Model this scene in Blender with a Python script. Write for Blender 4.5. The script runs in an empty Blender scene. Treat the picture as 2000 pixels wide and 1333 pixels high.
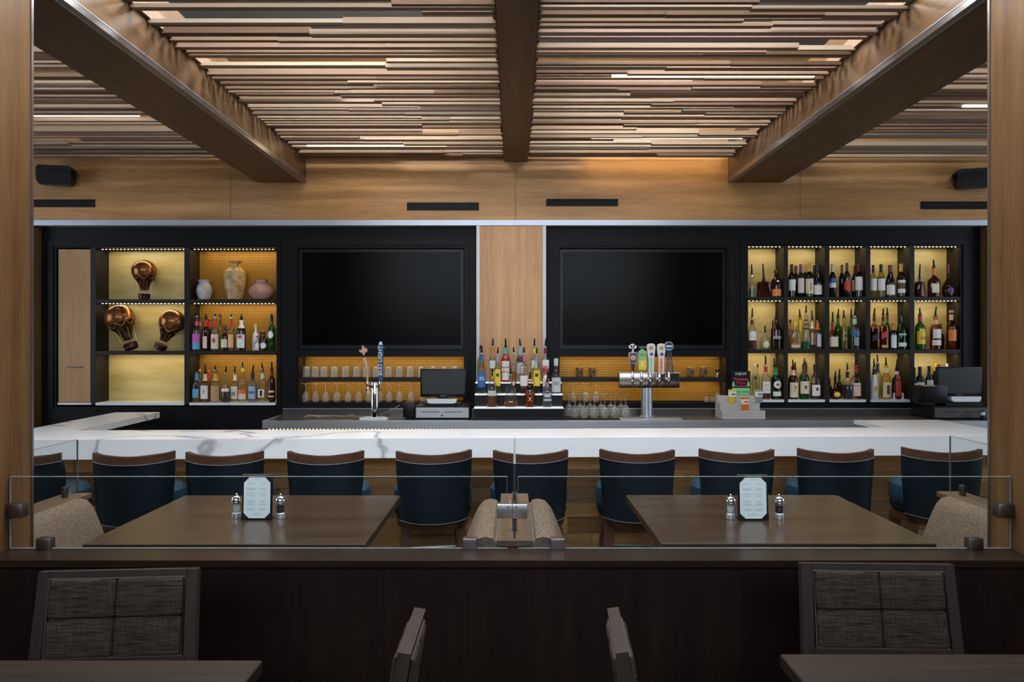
import bpy, bmesh, math, random
from mathutils import Vector, Matrix
random.seed(7)
PI = math.pi
SC = bpy.context.scene
COL = SC.collection

# ------------------------------------------------------------------ camera
F = 1400.0                      # focal length in pixels of the 2000 px wide frame
CX, CY, CH = 1005.0, 664.0, 1.57   # principal point and eye height
cam_d = bpy.data.cameras.new('camera')
cam_d.sensor_width = 36.0
cam_d.lens = F * 36.0 / 2000.0
cam_d.shift_x = -(CX - 1000.0) / 2000.0
cam_d.shift_y = (CY - 666.5) / 2000.0
cam_d.clip_start = 0.02
cam = bpy.data.objects.new('camera', cam_d)
COL.objects.link(cam)
cam.location = (0, 0, CH)
cam.rotation_euler = (PI / 2, 0, 0)
SC.camera = cam
SC.view_settings.view_transform = 'Standard'
SC.view_settings.look = 'None'
SC.view_settings.gamma = 1.0
SC.view_settings.use_curve_mapping = False
SC.view_settings.exposure = 0.0
try:
    SC.cycles.max_bounces = 6
    SC.cycles.use_adaptive_sampling = True
    SC.cycles.adaptive_threshold = 0.03
    SC.cycles.diffuse_bounces = 3
    SC.cycles.glossy_bounces = 3
    SC.cycles.transmission_bounces = 6
    SC.cycles.transparent_max_bounces = 16
    SC.cycles.use_denoising = True
    SC.cycles.caustics_reflective = False
    SC.cycles.caustics_refractive = False
    SC.cycles.sample_clamp_indirect = 4.0
except Exception:
    pass

# ------------------------------------------------------------------ world and light levels
W = bpy.data.worlds.new('room_air')
W.use_nodes = True
W.node_tree.nodes['Background'].inputs[0].default_value = (0.55, 0.62, 0.75, 1)
W.node_tree.nodes['Background'].inputs[1].default_value = 0.10
SC.world = W
REAR_WINDOW = 8.0        # daylight from behind; unseen window set high to light slats and bulkhead
SIDE_FILL = 4.0        # unseen side windows added to light the bar
BAR_FILL = 34.0  # unseen panels added over slats to light slat fronts and bar
BOOTH_FILL = 23.0      # unseen cool panels added above the booths to light slat fronts
LINEAR_LED = 9.0         # warm bars between the slats
SHELF_LED = 1.0

def WX(px, D): return (px - CX) * D / F
def WZ(py, D): return CH - (py - CY) * D / F

# ------------------------------------------------------------------ materials
MATS = {}
def new_mat(name):
    m = bpy.data.materials.new(name); m.use_nodes = True
    nt = m.node_tree
    return m, nt, nt.nodes.get('Principled BSDF')

def flat(name, col, rough=0.5, metal=0.0, spec=0.5, emit=None, es=0.0):
    k = name
    if k in MATS: return MATS[k]
    m, nt, b = new_mat(name)
    b.inputs['Base Color'].default_value = (*col, 1)
    b.inputs['Roughness'].default_value = rough
    b.inputs['Metallic'].default_value = metal
    b.inputs['Specular IOR Level'].default_value = spec
    if emit:
        b.inputs['Emission Color'].default_value = (*emit, 1)
        b.inputs['Emission Strength'].default_value = es
    MATS[k] = m
    return m

def paint(col, rough=0.45):
    return flat('paint_%02x%02x%02x_%d' % tuple([int(max(0, min(1, c)) * 255) for c in col] + [int(rough * 100)]), col, rough)

def node(nt, t, **kw):
    n = nt.nodes.new(t)
    for k, v in kw.items():
        setattr(n, k, v)
    return n

def ramp(nt, stops):
    r = nt.nodes.new('ShaderNodeValToRGB')
    e = r.color_ramp.elements
    while len(e) > 1: e.remove(e[0])
    e[0].position = stops[0][0]; e[0].color = (*stops[0][1], 1)
    for p, c in stops[1:]:
        q = e.new(p); q.color = (*c, 1)
    return r

def wood(name, dark, light, axis='X', rough=0.4, scale=1.0, spec=0.35, vary=0.0, bump=0.08):
    if name in MATS: return MATS[name]
    m, nt, b = new_mat(name)
    L = nt.links
    tc = node(nt, 'ShaderNodeTexCoord')
    mp = node(nt, 'ShaderNodeMapping')
    st = {'X': (0.9, 14, 14), 'Y': (14, 0.9, 14), 'Z': (14, 14, 0.9)}[axis]
    mp.inputs['Scale'].default_value = [s * scale for s in st]
    L.new(tc.outputs['Object'], mp.inputs[0])
    oi = node(nt, 'ShaderNodeObjectInfo')
    va = node(nt, 'ShaderNodeVectorMath', operation='ADD')
    ml = node(nt, 'ShaderNodeMath', operation='MULTIPLY'); ml.inputs[1].default_value = 37.0 if vary else 0.0
    L.new(oi.outputs['Random'], ml.inputs[0])
    L.new(mp.outputs[0], va.inputs[0]); L.new(ml.outputs[0], va.inputs[1])
    n1 = node(nt, 'ShaderNodeTexNoise'); n1.inputs['Scale'].default_value = 1.3
    n1.inputs['Detail'].default_value = 4; n1.inputs['Distortion'].default_value = 0.6
    n2 = node(nt, 'ShaderNodeTexNoise'); n2.inputs['Scale'].default_value = 9
    n2.inputs['Detail'].default_value = 3
    L.new(va.outputs[0], n1.inputs['Vector']); L.new(va.outputs[0], n2.inputs['Vector'])
    mx = node(nt, 'ShaderNodeMath', operation='MULTIPLY_ADD'); mx.inputs[1].default_value = 0.35
    L.new(n2.outputs['Fac'], mx.inputs[0]); 
    sc = node(nt, 'ShaderNodeMath', operation='MULTIPLY'); sc.inputs[1].default_value = 0.65
    L.new(n1.outputs['Fac'], sc.inputs[0]); L.new(sc.outputs[0], mx.inputs[2])
    r = ramp(nt, [(0.34, dark), (0.64, light)])
    L.new(mx.outputs[0], r.inputs[0])
    out = r.outputs[0]
    if vary:
        hs = node(nt, 'ShaderNodeHueSaturation')
        mr = node(nt, 'ShaderNodeMapRange')
        mr.inputs[3].default_value = 1 - vary; mr.inputs[4].default_value = 1 + vary
        L.new(oi.outputs['Random'], mr.inputs[0]); L.new(mr.outputs[0], hs.inputs['Value'])
        L.new(out, hs.inputs['Color']); out = hs.outputs[0]
    L.new(out, b.inputs['Base Color'])
    b.inputs['Roughness'].default_value = rough
    b.inputs['Specular IOR Level'].default_value = spec
    if bump:
        bp = node(nt, 'ShaderNodeBump'); bp.inputs['Strength'].default_value = bump
        bp.inputs['Distance'].default_value = 0.002
        L.new(mx.outputs[0], bp.inputs['Height']); L.new(bp.outputs[0], b.inputs['Normal'])
    MATS[name] = m
    return m

def fabric(name, dark, light, sx=90, sz=260, rough=0.9, axis=(1, 1, 1)):
    if name in MATS: return MATS[name]
    m, nt, b = new_mat(name); L = nt.links
    tc = node(nt, 'ShaderNodeTexCoord')
    outs = []
    for s in ((sx * 0.35, sx * 0.35, sz), (sz, sz, sx * 0.35)):
        mp = node(nt, 'ShaderNodeMapping'); mp.inputs['Scale'].default_value = s
        L.new(tc.outputs['Object'], mp.inputs[0])
        n = node(nt, 'ShaderNodeTexNoise'); n.inputs['Scale'].default_value = 1.0; n.inputs['Detail'].default_value = 2
        L.new(mp.outputs[0], n.inputs['Vector']); outs.append(n.outputs['Fac'])
    ad = node(nt, 'ShaderNodeMath', operation='MULTIPLY_ADD'); ad.inputs[1].default_value = 0.62
    s2 = node(nt, 'ShaderNodeMath', operation='MULTIPLY'); s2.inputs[1].default_value = 0.38
    L.new(outs[1], s2.inputs[0]); L.new(outs[0], ad.inputs[0]); L.new(s2.outputs[0], ad.inputs[2])
    r = ramp(nt, [(0.38, dark), (0.62, light)])
    L.new(ad.outputs[0], r.inputs[0]); L.new(r.outputs[0], b.inputs['Base Color'])
    bp = node(nt, 'ShaderNodeBump'); bp.inputs['Strength'].default_value = 0.35; bp.inputs['Distance'].default_value = 0.002
    L.new(ad.outputs[0], bp.inputs['Height']); L.new(bp.outputs[0], b.inputs['Normal'])
    b.inputs['Roughness'].default_value = rough; b.inputs['Specular IOR Level'].default_value = 0.15
    MATS[name] = m
    return m

def thin_glass(name, col, edge=0.55, ior=1.45, rough=0.0, body=0.0, bodycol=None):
    """thin-walled glass: straight-through transmission tinted by col, Fresnel reflection"""
    if name in MATS: return MATS[name]
    m = bpy.data.materials.new(name); m.use_nodes = True
    nt = m.node_tree; L = nt.links
    for n in list(nt.nodes): nt.nodes.remove(n)
    out = node(nt, 'ShaderNodeOutputMaterial')
    tr = node(nt, 'ShaderNodeBsdfTransparent')
    lw = node(nt, 'ShaderNodeLayerWeight'); lw.inputs[0].default_value = 0.35
    r = ramp(nt, [(0.0, col), (1.0, tuple(c * edge for c in col))])
    L.new(lw.outputs['Facing'], r.inputs[0]); L.new(r.outputs[0], tr.inputs[0])
    gl = node(nt, 'ShaderNodeBsdfGlossy'); gl.inputs['Roughness'].default_value = rough
    fr = node(nt, 'ShaderNodeFresnel'); fr.inputs[0].default_value = ior
    mx = node(nt, 'ShaderNodeMixShader')
    # reflect on the outer face only: the pane is thin, nothing is trapped inside it
    ge = node(nt, 'ShaderNodeNewGeometry')
    iv = node(nt, 'ShaderNodeMath', operation='SUBTRACT'); iv.inputs[0].default_value = 1.0
    L.new(ge.outputs['Backfacing'], iv.inputs[1])
    fm = node(nt, 'ShaderNodeMath', operation='MULTIPLY')
    L.new(fr.outputs[0], fm.inputs[0]); L.new(iv.outputs[0], fm.inputs[1])
    L.new(fm.outputs[0], mx.inputs[0])
    base = tr.outputs[0]
    if body:
        df = node(nt, 'ShaderNodeBsdfDiffuse'); df.inputs[0].default_value = (*(bodycol or col), 1)
        m2 = node(nt, 'ShaderNodeMixShader'); m2.inputs[0].default_value = body
        L.new(base, m2.inputs[1]); L.new(df.outputs[0], m2.inputs[2]); base = m2.outputs[0]
    L.new(base, mx.inputs[1]); L.new(gl.outputs[0], mx.inputs[2])
    L.new(mx.outputs[0], out.inputs[0])
    MATS[name] = m
    return m

def emissive(name, col, s):
    if name in MATS: return MATS[name]
    m = bpy.data.materials.new(name); m.use_nodes = True
    nt = m.node_tree
    for n in list(nt.nodes): nt.nodes.remove(n)
    o = node(nt, 'ShaderNodeOutputMaterial'); e = node(nt, 'ShaderNodeEmission')
    e.inputs[0].default_value = (*col, 1); e.inputs[1].default_value = s
    nt.links.new(e.outputs[0], o.inputs[0])
    MATS[name] = m
    return m

def marble():
    m, nt, b = new_mat('white_marble'); L = nt.links
    tc = node(nt, 'ShaderNodeTexCoord')
    mp = node(nt, 'ShaderNodeMapping'); mp.inputs['Scale'].default_value = (0.75, 1.0, 1.1)
    mp.inputs['Rotation'].default_value = (0.2, 0.75, 0.5)
    mp.inputs['Location'].default_value = (4.3, 1.7, 2.2)
    L.new(tc.outputs['Object'], mp.inputs[0])
    n1 = node(nt, 'ShaderNodeTexNoise'); n1.inputs['Scale'].default_value = 1.15
    n1.inputs['Detail'].default_value = 4; n1.inputs['Distortion'].default_value = 0.7
    L.new(mp.outputs[0], n1.inputs['Vector'])
    sb = node(nt, 'ShaderNodeMath', operation='SUBTRACT'); sb.inputs[1].default_value = 0.53
    ab = node(nt, 'ShaderNodeMath', operation='ABSOLUTE')
    L.new(n1.outputs['Fac'], sb.inputs[0]); L.new(sb.outputs[0], ab.inputs[0])
    # the veins gather towards one end of the slab
    sp = node(nt, 'ShaderNodeSeparateXYZ'); L.new(tc.outputs['Object'], sp.inputs[0])
    mr = node(nt, 'ShaderNodeMapRange'); mr.inputs[1].default_value = -0.9; mr.inputs[2].default_value = 0.6
    mr.inputs[3].default_value = 0.0; mr.inputs[4].default_value = 0.04
    L.new(sp.outputs[0], mr.inputs[0])
    ad = node(nt, 'ShaderNodeMath', operation='ADD'); L.new(ab.outputs[0], ad.inputs[0]); L.new(mr.outputs[0], ad.inputs[1])
    r = ramp(nt, [(0.0, (0.40, 0.40, 0.43)), (0.010, (0.54, 0.54, 0.57)), (0.019, (0.79, 0.79, 0.81)), (0.05, (0.83, 0.84, 0.86))])
    L.new(ad.outputs[0], r.inputs[0]); L.new(r.outputs[0], b.inputs['Base Color'])
    b.inputs['Roughness'].default_value = 0.25
    b.inputs['Specular IOR Level'].default_value = 0.5
    return m

def brass_weave():
    m, nt, b = new_mat('brass_weave'); L = nt.links
    tc = node(nt, 'ShaderNodeTexCoord')
    w = []
    for ax in ('X', 'Z'):
        wv = node(nt, 'ShaderNodeTexWave', bands_direction=ax); wv.inputs['Scale'].default_value = 13.0
        L.new(tc.outputs['Object'], wv.inputs['Vector']); w.append(wv)
    mu = node(nt, 'ShaderNodeMath', operation='MULTIPLY')
    L.new(w[0].outputs['Fac'], mu.inputs[0]); L.new(w[1].outputs['Fac'], mu.inputs[1])
    r = ramp(nt, [(0.0, (0.34, 0.160, 0.014)), (0.55, (0.45, 0.225, 0.022))])
    L.new(mu.outputs[0], r.inputs[0]); L.new(r.outputs[0], b.inputs['Base Color'])
    bp = node(nt, 'ShaderNodeBump'); bp.inputs['Strength'].default_value = 0.35; bp.inputs['Distance'].default_value = 0.003
    L.new(mu.outputs[0], bp.inputs['Height']); L.new(bp.outputs[0], b.inputs['Normal'])
    b.inputs['Metallic'].default_value = 0.35; b.inputs['Roughness'].default_value = 0.42
    return m

def cream_panel():
    m, nt, b = new_mat('cream_streaked_panel'); L = nt.links
    tc = node(nt, 'ShaderNodeTexCoord')
    mp = node(nt, 'ShaderNodeMapping'); mp.inputs['Scale'].default_value = (1.2, 1, 6)
    mp.inputs['Rotation'].default_value = (0, 0.12, 0)
    L.new(tc.outputs['Object'], mp.inputs[0])
    n1 = node(nt, 'ShaderNodeTexNoise'); n1.inputs['Scale'].default_value = 2.2; n1.inputs['Detail'].default_value = 3
    L.new(mp.outputs[0], n1.inputs['Vector'])
    r = ramp(nt, [(0.3, (0.50, 0.38, 0.13)), (0.7, (0.66, 0.54, 0.25))])
    L.new(n1.outputs['Fac'], r.inputs[0]); L.new(r.outputs[0], b.inputs['Base Color'])
    b.inputs['Roughness'].default_value = 0.35
    return m

def brushed(name, col, rough=0.3, metal=1.0):
    if name in MATS: return MATS[name]
    m, nt, b = new_mat(name); L = nt.links
    tc = node(nt, 'ShaderNodeTexCoord')
    mp = node(nt, 'ShaderNodeMapping'); mp.inputs['Scale'].default_value = (2, 60, 160)
    L.new(tc.outputs['Object'], mp.inputs[0])
    n = node(nt, 'ShaderNodeTexNoise'); n.inputs['Scale'].default_value = 2; n.inputs['Detail'].default_value = 2
    L.new(mp.outputs[0], n.inputs['Vector'])
    r = ramp(nt, [(0.3, tuple(c * 0.85 for c in col)), (0.7, col)])
    L.new(n.outputs['Fac'], r.inputs[0]); L.new(r.outputs[0], b.inputs['Base Color'])
    b.inputs['Metallic'].default_value = metal; b.inputs['Roughness'].default_value = rough
    MATS[name] = m
    return m

def mottled(name, stops, scale=8, rough=0.6, metal=0.0):
    if name in MATS: return MATS[name]
    m, nt, b = new_mat(name); L = nt.links
    tc = node(nt, 'ShaderNodeTexCoord')
    n = node(nt, 'ShaderNodeTexNoise'); n.inputs['Scale'].default_value = scale; n.inputs['Detail'].default_value = 6
    n.inputs['Distortion'].default_value = 1.0
    L.new(tc.outputs['Object'], n.inputs['Vector'])
    r = ramp(nt, stops); L.new(n.outputs['Fac'], r.inputs[0]); L.new(r.outputs[0], b.inputs['Base Color'])
    b.inputs['Roughness'].default_value = rough; b.inputs['Metallic'].default_value = metal
    MATS[name] = m
    return m

OAK_X = wood('oak_horizontal', (0.29, 0.142, 0.050), (0.46, 0.246, 0.094), 'X', 0.42, 0.8)
OAK_Y = wood('oak_beam', (0.070, 0.037, 0.017), (0.125, 0.068, 0.031), 'Y', 0.4, 0.8, spec=0.22)
OAK_Z = wood('oak_shaded', (0.085, 0.040, 0.015), (0.145, 0.076, 0.030), 'Z', 0.5, 0.8, spec=0.12)  # same oak toned down, the posts' shade put into the colour
OAK_PANEL = wood('oak_pillar_panel', (0.40, 0.20, 0.088), (0.58, 0.325, 0.16), 'Z', 0.42, 0.8)
BIRCH = wood('pale_plywood', (0.36, 0.20, 0.095), (0.45, 0.265, 0.13), 'Z', 0.6, 0.6, bump=0.02)
ESPRESSO_Z = wood('espresso_panel', (0.006, 0.0032, 0.0026), (0.015, 0.0075, 0.0058), 'Z', 0.5, 0.9, spec=0.16)
ESPRESSO_X = wood('espresso_top', (0.012, 0.0065, 0.0045), (0.024, 0.0135, 0.009), 'X', 0.28, 0.7, spec=0.32)
TABLE_X = wood('stained_tabletop', (0.024, 0.0135, 0.0085), (0.052, 0.031, 0.019), 'X', 0.27, 0.7, spec=0.5)
TABLE_F = wood('dark_tabletop', (0.015, 0.0095, 0.0078), (0.029, 0.0195, 0.0160), 'X', 0.33, 0.9, spec=0.32)
CHAIR_WOOD = wood('chair_wood', (0.020, 0.0125, 0.0100), (0.033, 0.021, 0.0170), 'Z', 0.42, 0.8, spec=0.3)
WALNUT = wood('walnut', (0.045, 0.020, 0.012), (0.085, 0.040, 0.024), 'X', 0.32, 1.0, spec=0.4)
BENCH_WOOD = wood('bench_cap_wood', (0.075, 0.045, 0.028), (0.125, 0.078, 0.050), 'Y', 0.35, 1.0)
FLOOR_WOOD = wood('floor_wood', (0.10, 0.06, 0.03), (0.2, 0.12, 0.06), 'X', 0.35, 1.0)
PLANKS = [wood('reclaimed_plank_%d' % i, d, l, 'X', 0.5, 1.3, vary=0.25, bump=0.2) for i, (d, l) in enumerate([
    ((0.26, 0.138, 0.052), (0.42, 0.25, 0.105)), ((0.15, 0.075, 0.030), (0.28, 0.155, 0.066)),
    ((0.32, 0.165, 0.050), (0.48, 0.28, 0.098)), ((0.28, 0.165, 0.078), (0.40, 0.26, 0.14))])]
SLATS = [wood('slat_wood_%d' % i, d, l, 'X', 0.6, 1.2, spec=0.15, vary=0.14, bump=0.0) for i, (d, l) in enumerate([
    ((0.225, 0.160, 0.107), (0.275, 0.200, 0.140)), ((0.165, 0.107, 0.067), (0.220, 0.148, 0.097)),
    ((0.235, 0.158, 0.118), (0.285, 0.200, 0.155)), ((0.100, 0.058, 0.034), (0.150, 0.093, 0.058)),
    ((0.275, 0.213, 0.150), (0.335, 0.268, 0.196)), ((0.195, 0.118, 0.082), (0.245, 0.155, 0.112))])]
MARBLE = marble()
BRASS = brass_weave()
CREAM = cream_panel()
BLACK = flat('black_lacquer', (0.0050, 0.0050, 0.0065), 0.48, spec=0.16)
BLACK_IN = flat('black_interior', (0.016, 0.013, 0.010), 0.5, spec=0.25)
PLASTIC = flat('black_plastic', (0.006, 0.006, 0.008), 0.38, spec=0.25)
RUBBER = flat('black_rubber', (0.006, 0.006, 0.006), 0.6, spec=0.25)
SCREEN = flat('dark_screen', (0.0008, 0.0008, 0.0009), 0.26, spec=0.08)
POSSCREEN = flat('grey_screen', (0.030, 0.032, 0.032), 0.35, spec=0.3)
STEEL = brushed('brushed_steel', (0.62, 0.64, 0.68), 0.36, 0.8)
WORKTOP = brushed('worktop_steel', (0.16, 0.15, 0.145), 0.30, 0.8)  # same steel darkened, the black it reflects put into its colour
STEELD = brushed('dark_steel', (0.30, 0.29, 0.29), 0.34)
TRIM = brushed('aluminium_trim', (0.50, 0.55, 0.64), 0.42, 0.7)
TRIM2 = brushed('pillar_trim', (0.42, 0.40, 0.39), 0.42, 0.7)
CHROME = flat('chrome', (0.80, 0.80, 0.82), 0.08, 1.0)
CLIP = brushed('clip_metal', (0.20, 0.17, 0.165), 0.35)
CLIPB = brushed('plate_metal', (0.62, 0.67, 0.72), 0.3)
NAVY = flat('navy_leather', (0.0024, 0.0068, 0.0120), 0.42, spec=0.26)
NAVY_SEAT = flat('blue_leather_seat', (0.013, 0.040, 0.066), 0.38, spec=0.5)
PIPING = flat('grey_piping', (0.11, 0.115, 0.125), 0.5)
TWEED = fabric('bench_tweed', (0.060, 0.041, 0.029), (0.205, 0.152, 0.108), 260, 520)
CHAIRFAB = fabric('chair_weave', (0.008, 0.0055, 0.0042), (0.074, 0.054, 0.039), 60, 800)
CHAIRPIPE = flat('chair_piping', (0.06, 0.05, 0.042), 0.8)
PANE = thin_glass('clear_pane', (0.965, 0.985, 0.98), 0.97, 1.25)
PANE_EDGE = flat('glass_edge', (0.20, 0.235, 0.23), 0.2)
GLASSWARE = thin_glass('drinking_glass', (0.97, 0.965, 0.94), 0.66, 1.55, 0.03, 0.13, (0.92, 0.88, 0.82))
GREYCEIL = flat('slate_ceiling', (0.16, 0.235, 0.30), 0.8)
DARKWALL = flat('dark_wall', (0.05, 0.045, 0.042), 0.8)
WHITE = flat('white_plastic', (0.75, 0.77, 0.80), 0.35)
ACRYLIC = thin_glass('frosted_acrylic', (0.9, 0.88, 0.86), 0.8, 1.4, 0.2, 0.6, (0.72, 0.69, 0.67))

# ------------------------------------------------------------------ mesh helpers
class MB:
    def __init__(s): s.bm = bmesh.new()
    def box(s, x0, x1, y0, y1, z0, z1, bev=0.0, seg=2):
        b = s.bm if not bev else bmesh.new()
        v = [b.verts.new((x, y, z)) for x in (x0, x1) for y in (y0, y1) for z in (z0, z1)]
        for f in ((0, 1, 3, 2), (4, 6, 7, 5), (0, 4, 5, 1), (2, 3, 7, 6), (0, 2, 6, 4), (1, 5, 7, 3)):
            b.faces.new([v[i] for i in f])
        if bev:
            bmesh.ops.bevel(b, geom=list(b.edges), offset=bev, segments=seg, affect='EDGES', profile=0.5)
            s.merge(b)
        return s
    def merge(s, b):
        mp = {}
        for v in b.verts: mp[v] = s.bm.verts.new(v.co)
        for f in b.faces:
            try: s.bm.faces.new([mp[v] for v in f.verts])
            except ValueError: pass
        b.free()
    def rings(s, rings, cap0=True, cap1=True, closed=True):
        R = [[s.bm.verts.new(p) for p in r] for r in rings]
        n = len(R[0])
        for a, b in zip(R, R[1:]):
            for i in range(n if closed else n - 1):
                j = (i + 1) % n
                s.bm.faces.new((a[i], a[j], b[j], b[i]))
        if closed:
            if cap0: s.bm.faces.new(R[0][::-1])
            if cap1: s.bm.faces.new(R[-1])
        return s
    def lathe(s, prof, n=18, c=(0, 0, 0), dy=1.0, sq=2.0, cap=True, sqtop=None):
        rings = []
        for r, z in prof:
            e = sq
            if sqtop is not None and z > sqtop: e = 2.0
            rr = []
            for i in range(n):
                t = 2 * PI * (i + 0.5) / n
                k = 1.0
                if e > 2: k = (abs(math.cos(t)) ** e + abs(math.sin(t)) ** e) ** (-1.0 / e)
                ddy = dy if (sqtop is None or z <= sqtop) else 1.0
                rr.append((c[0] + r * k * math.cos(t), c[1] + r * k * ddy * math.sin(t), c[2] + z))
            rings.append(rr)
        return s.rings(rings, cap, cap)
    def tube(s, pts, r, n=8, cap=True):
        pts = [Vector(p) for p in pts]
        rs = r if isinstance(r, (list, tuple)) else [r] * len(pts)
        rings = []
        for i, p in enumerate(pts):
            d = (pts[min(i + 1, len(pts) - 1)] - pts[max(i - 1, 0)]).normalized()
            a = Vector((0, 0, 1)) if abs(d.z) < 0.9 else Vector((0, 1, 0))
            u = d.cross(a).normalized(); v = d.cross(u).normalized()
            rings.append([p + (u * math.cos(2 * PI * k / n) + v * math.sin(2 * PI * k / n)) * rs[i] for k in range(n)])
        return s.rings(rings, cap, cap)
    def prism(s, poly, y0, y1):
        """polygon in XZ extruded along Y"""
        a = [s.bm.verts.new((x, y0, z)) for x, z in poly]
        b = [s.bm.verts.new((x, y1, z)) for x, z in poly]
        s.bm.faces.new(a); s.bm.faces.new(b[::-1])
        n = len(poly)
        for i in range(n):
            j = (i + 1) % n
            s.bm.faces.new((a[i], b[i], b[j], a[j]))
        return s
    def prismz(s, poly, z0, z1):
        a = [s.bm.verts.new((x, y, z0)) for x, y in poly]
        b = [s.bm.verts.new((x, y, z1)) for x, y in poly]
        s.bm.faces.new(a[::-1]); s.bm.faces.new(b)
        n = len(poly)
        for i in range(n):
            j = (i + 1) % n
            s.bm.faces.new((a[i], a[j], b[j], b[i]))
        return s
    def prismx(s, poly, x0, x1):
        a = [s.bm.verts.new((x0, y, z)) for y, z in poly]
        b = [s.bm.verts.new((x1, y, z)) for y, z in poly]
        s.bm.faces.new(a[::-1]); s.bm.faces.new(b)
        n = len(poly)
        for i in range(n):
            j = (i + 1) % n
            s.bm.faces.new((a[i], a[j], b[j], b[i]))
        return s
    def mesh(s, name):
        bmesh.ops.recalc_face_normals(s.bm, faces=s.bm.faces)
        me = bpy.data.meshes.new(name)
        s.bm.to_mesh(me); s.bm.free()
        return me
    def build(s, name, mat, parent=None, loc=None, rot=None, smooth=True, kind=None):
        me = s.mesh(name)
        me.materials.append(mat)
        if smooth and len(me.polygons):
            me.polygons.foreach_set('use_smooth', [True] * len(me.polygons))
            me.set_sharp_from_angle(angle=0.6)
        return place(name, me, parent, loc, rot, kind)

def place(name, me, parent=None, loc=None, rot=None, kind=None):
    o = bpy.data.objects.new(name, me)
    COL.objects.link(o)
    if parent is not None: o.parent = parent
    if loc: o.location = loc
    if rot: o.rotation_euler = rot
    if kind: o['kind'] = kind
    return o

def tag(o, label, cat, group=None):
    o['label'] = label; o['category'] = cat
    if group: o['group'] = group
    return o

def thing(name, label, cat, loc=(0, 0, 0), rotz=0.0, group=None, rot=None):
    o = bpy.data.objects.new(name, None)
    o.empty_display_size = 0.05
    COL.objects.link(o)
    o.location = loc
    o.rotation_euler = rot if rot else (0, 0, rotz)
    return tag(o, label, cat, group)

def dup(root, loc, rotz=None, label=None):
    r = root.copy(); COL.objects.link(r); r.location = loc
    if rotz is not None: r.rotation_euler = (0, 0, rotz)
    if label: r['label'] = label
    for ch in list(root.children):
        c = ch.copy(); COL.objects.link(c); c.parent = r
        for g in list(ch.children):
            d = g.copy(); COL.objects.link(d); d.parent = c
    return r

def struct(o):
    o['kind'] = 'structure'
    return o

# all lettering is made once, as meshes
TEXTS = {}
def make_texts(words):
    tmp = []
    for w in words:
        cu = bpy.data.curves.new('txt', 'FONT')
        cu.body = w; cu.size = 1.0; cu.align_x = 'CENTER'; cu.align_y = 'CENTER'; cu.extrude = 0.02
        cu.resolution_u = 2
        o = bpy.data.objects.new('txt', cu); COL.objects.link(o); tmp.append((w, o))
    dg = bpy.context.evaluated_depsgraph_get()
    for w, o in tmp:
        TEXTS[w] = bpy.data.meshes.new_from_object(o.evaluated_get(dg))
    for w, o in tmp:
        cu = o.data
        bpy.data.objects.remove(o); bpy.data.curves.remove(cu)

def text(word, size, mat, parent, loc, rot=(PI / 2, 0, 0), sx=1.0, name='lettering'):
    me = TEXTS[word].copy()
    me.materials.clear(); me.materials.append(mat)
    o = place(name, me, parent, loc, rot)
    o.scale = (size * sx, size, size * 0.2)
    return o

# ================================================================== the setting
DS = 6.50          # face of the wood bulkhead over the bar
DC = 6.60          # face of the black cabinets
DB = 6.82          # back of the shelves
ZC = 4.25          # upper ceiling
OL, OR = WX(66, DS), WX(1930, DS)      # opening in the back wall
ZT = WZ(441, DS)                        # top of the opening
ZSLAT = 3.20

struct(MB().box(-6.2, 6.2, -2.6, 7.2, -0.05, 0.0).build('floor', FLOOR_WOOD))
struct(MB().box(-6.2, 6.2, -2.6, 7.2, ZC, ZC + 0.05).build('ceiling', GREYCEIL))
wb = MB()
wb.box(-6.2, OL, DS + 0.03, 7.2, 0, ZC)
wb.box(OR, 6.2, DS + 0.03, 7.2, 0, ZC)
wb.box(OL, OR, DS + 0.03, 7.2, ZT, ZC)
wb.box(OL, OR, 7.0, 7.2, 0, ZT)
wbo = struct(wb.build('wall_back', OAK_X))
# bulkhead boards with fine joints between them
seams = [-6.2, WX(450, DS), WX(1007, DS), WX(1563, DS), 6.2]
for a, b in zip(seams, seams[1:]):
    MB().box(a + 0.0018, b - 0.0018, DS, DS + 0.03, WZ(430, DS), ZC).build('panel', OAK_X, wbo)
for a, b in ((-6.2, OL - 0.022), (OR + 0.022, 6.2)):
    MB().box(a, b, DS, DS + 0.03, 0, WZ(430, DS)).build('panel', OAK_Z, wbo)
# wooden returns at both ends of the opening
MB().box(OL - 0.004, OL + 0.003, DS + 0.0005, DC, 0, ZT).build('return_board', OAK_Z, wbo)
MB().box(OR - 0.003, OR + 0.004, DS + 0.0005, DC, 0, ZT).build('return_board', OAK_Z, wbo)
struct(MB().box(OL - 0.022, OR + 0.022, DS - 0.008, DS + 0.03, ZT, WZ(430, DS), 0.002, 1).build('trim_1', TRIM))
struct(MB().box(OL - 0.022, OL, DS - 0.008, DS + 0.03, 0, ZT).build('trim_2', TRIM))
struct(MB().box(OR, OR + 0.022, DS - 0.008, DS + 0.03, 0, ZT).build('trim_3', TRIM))

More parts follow.
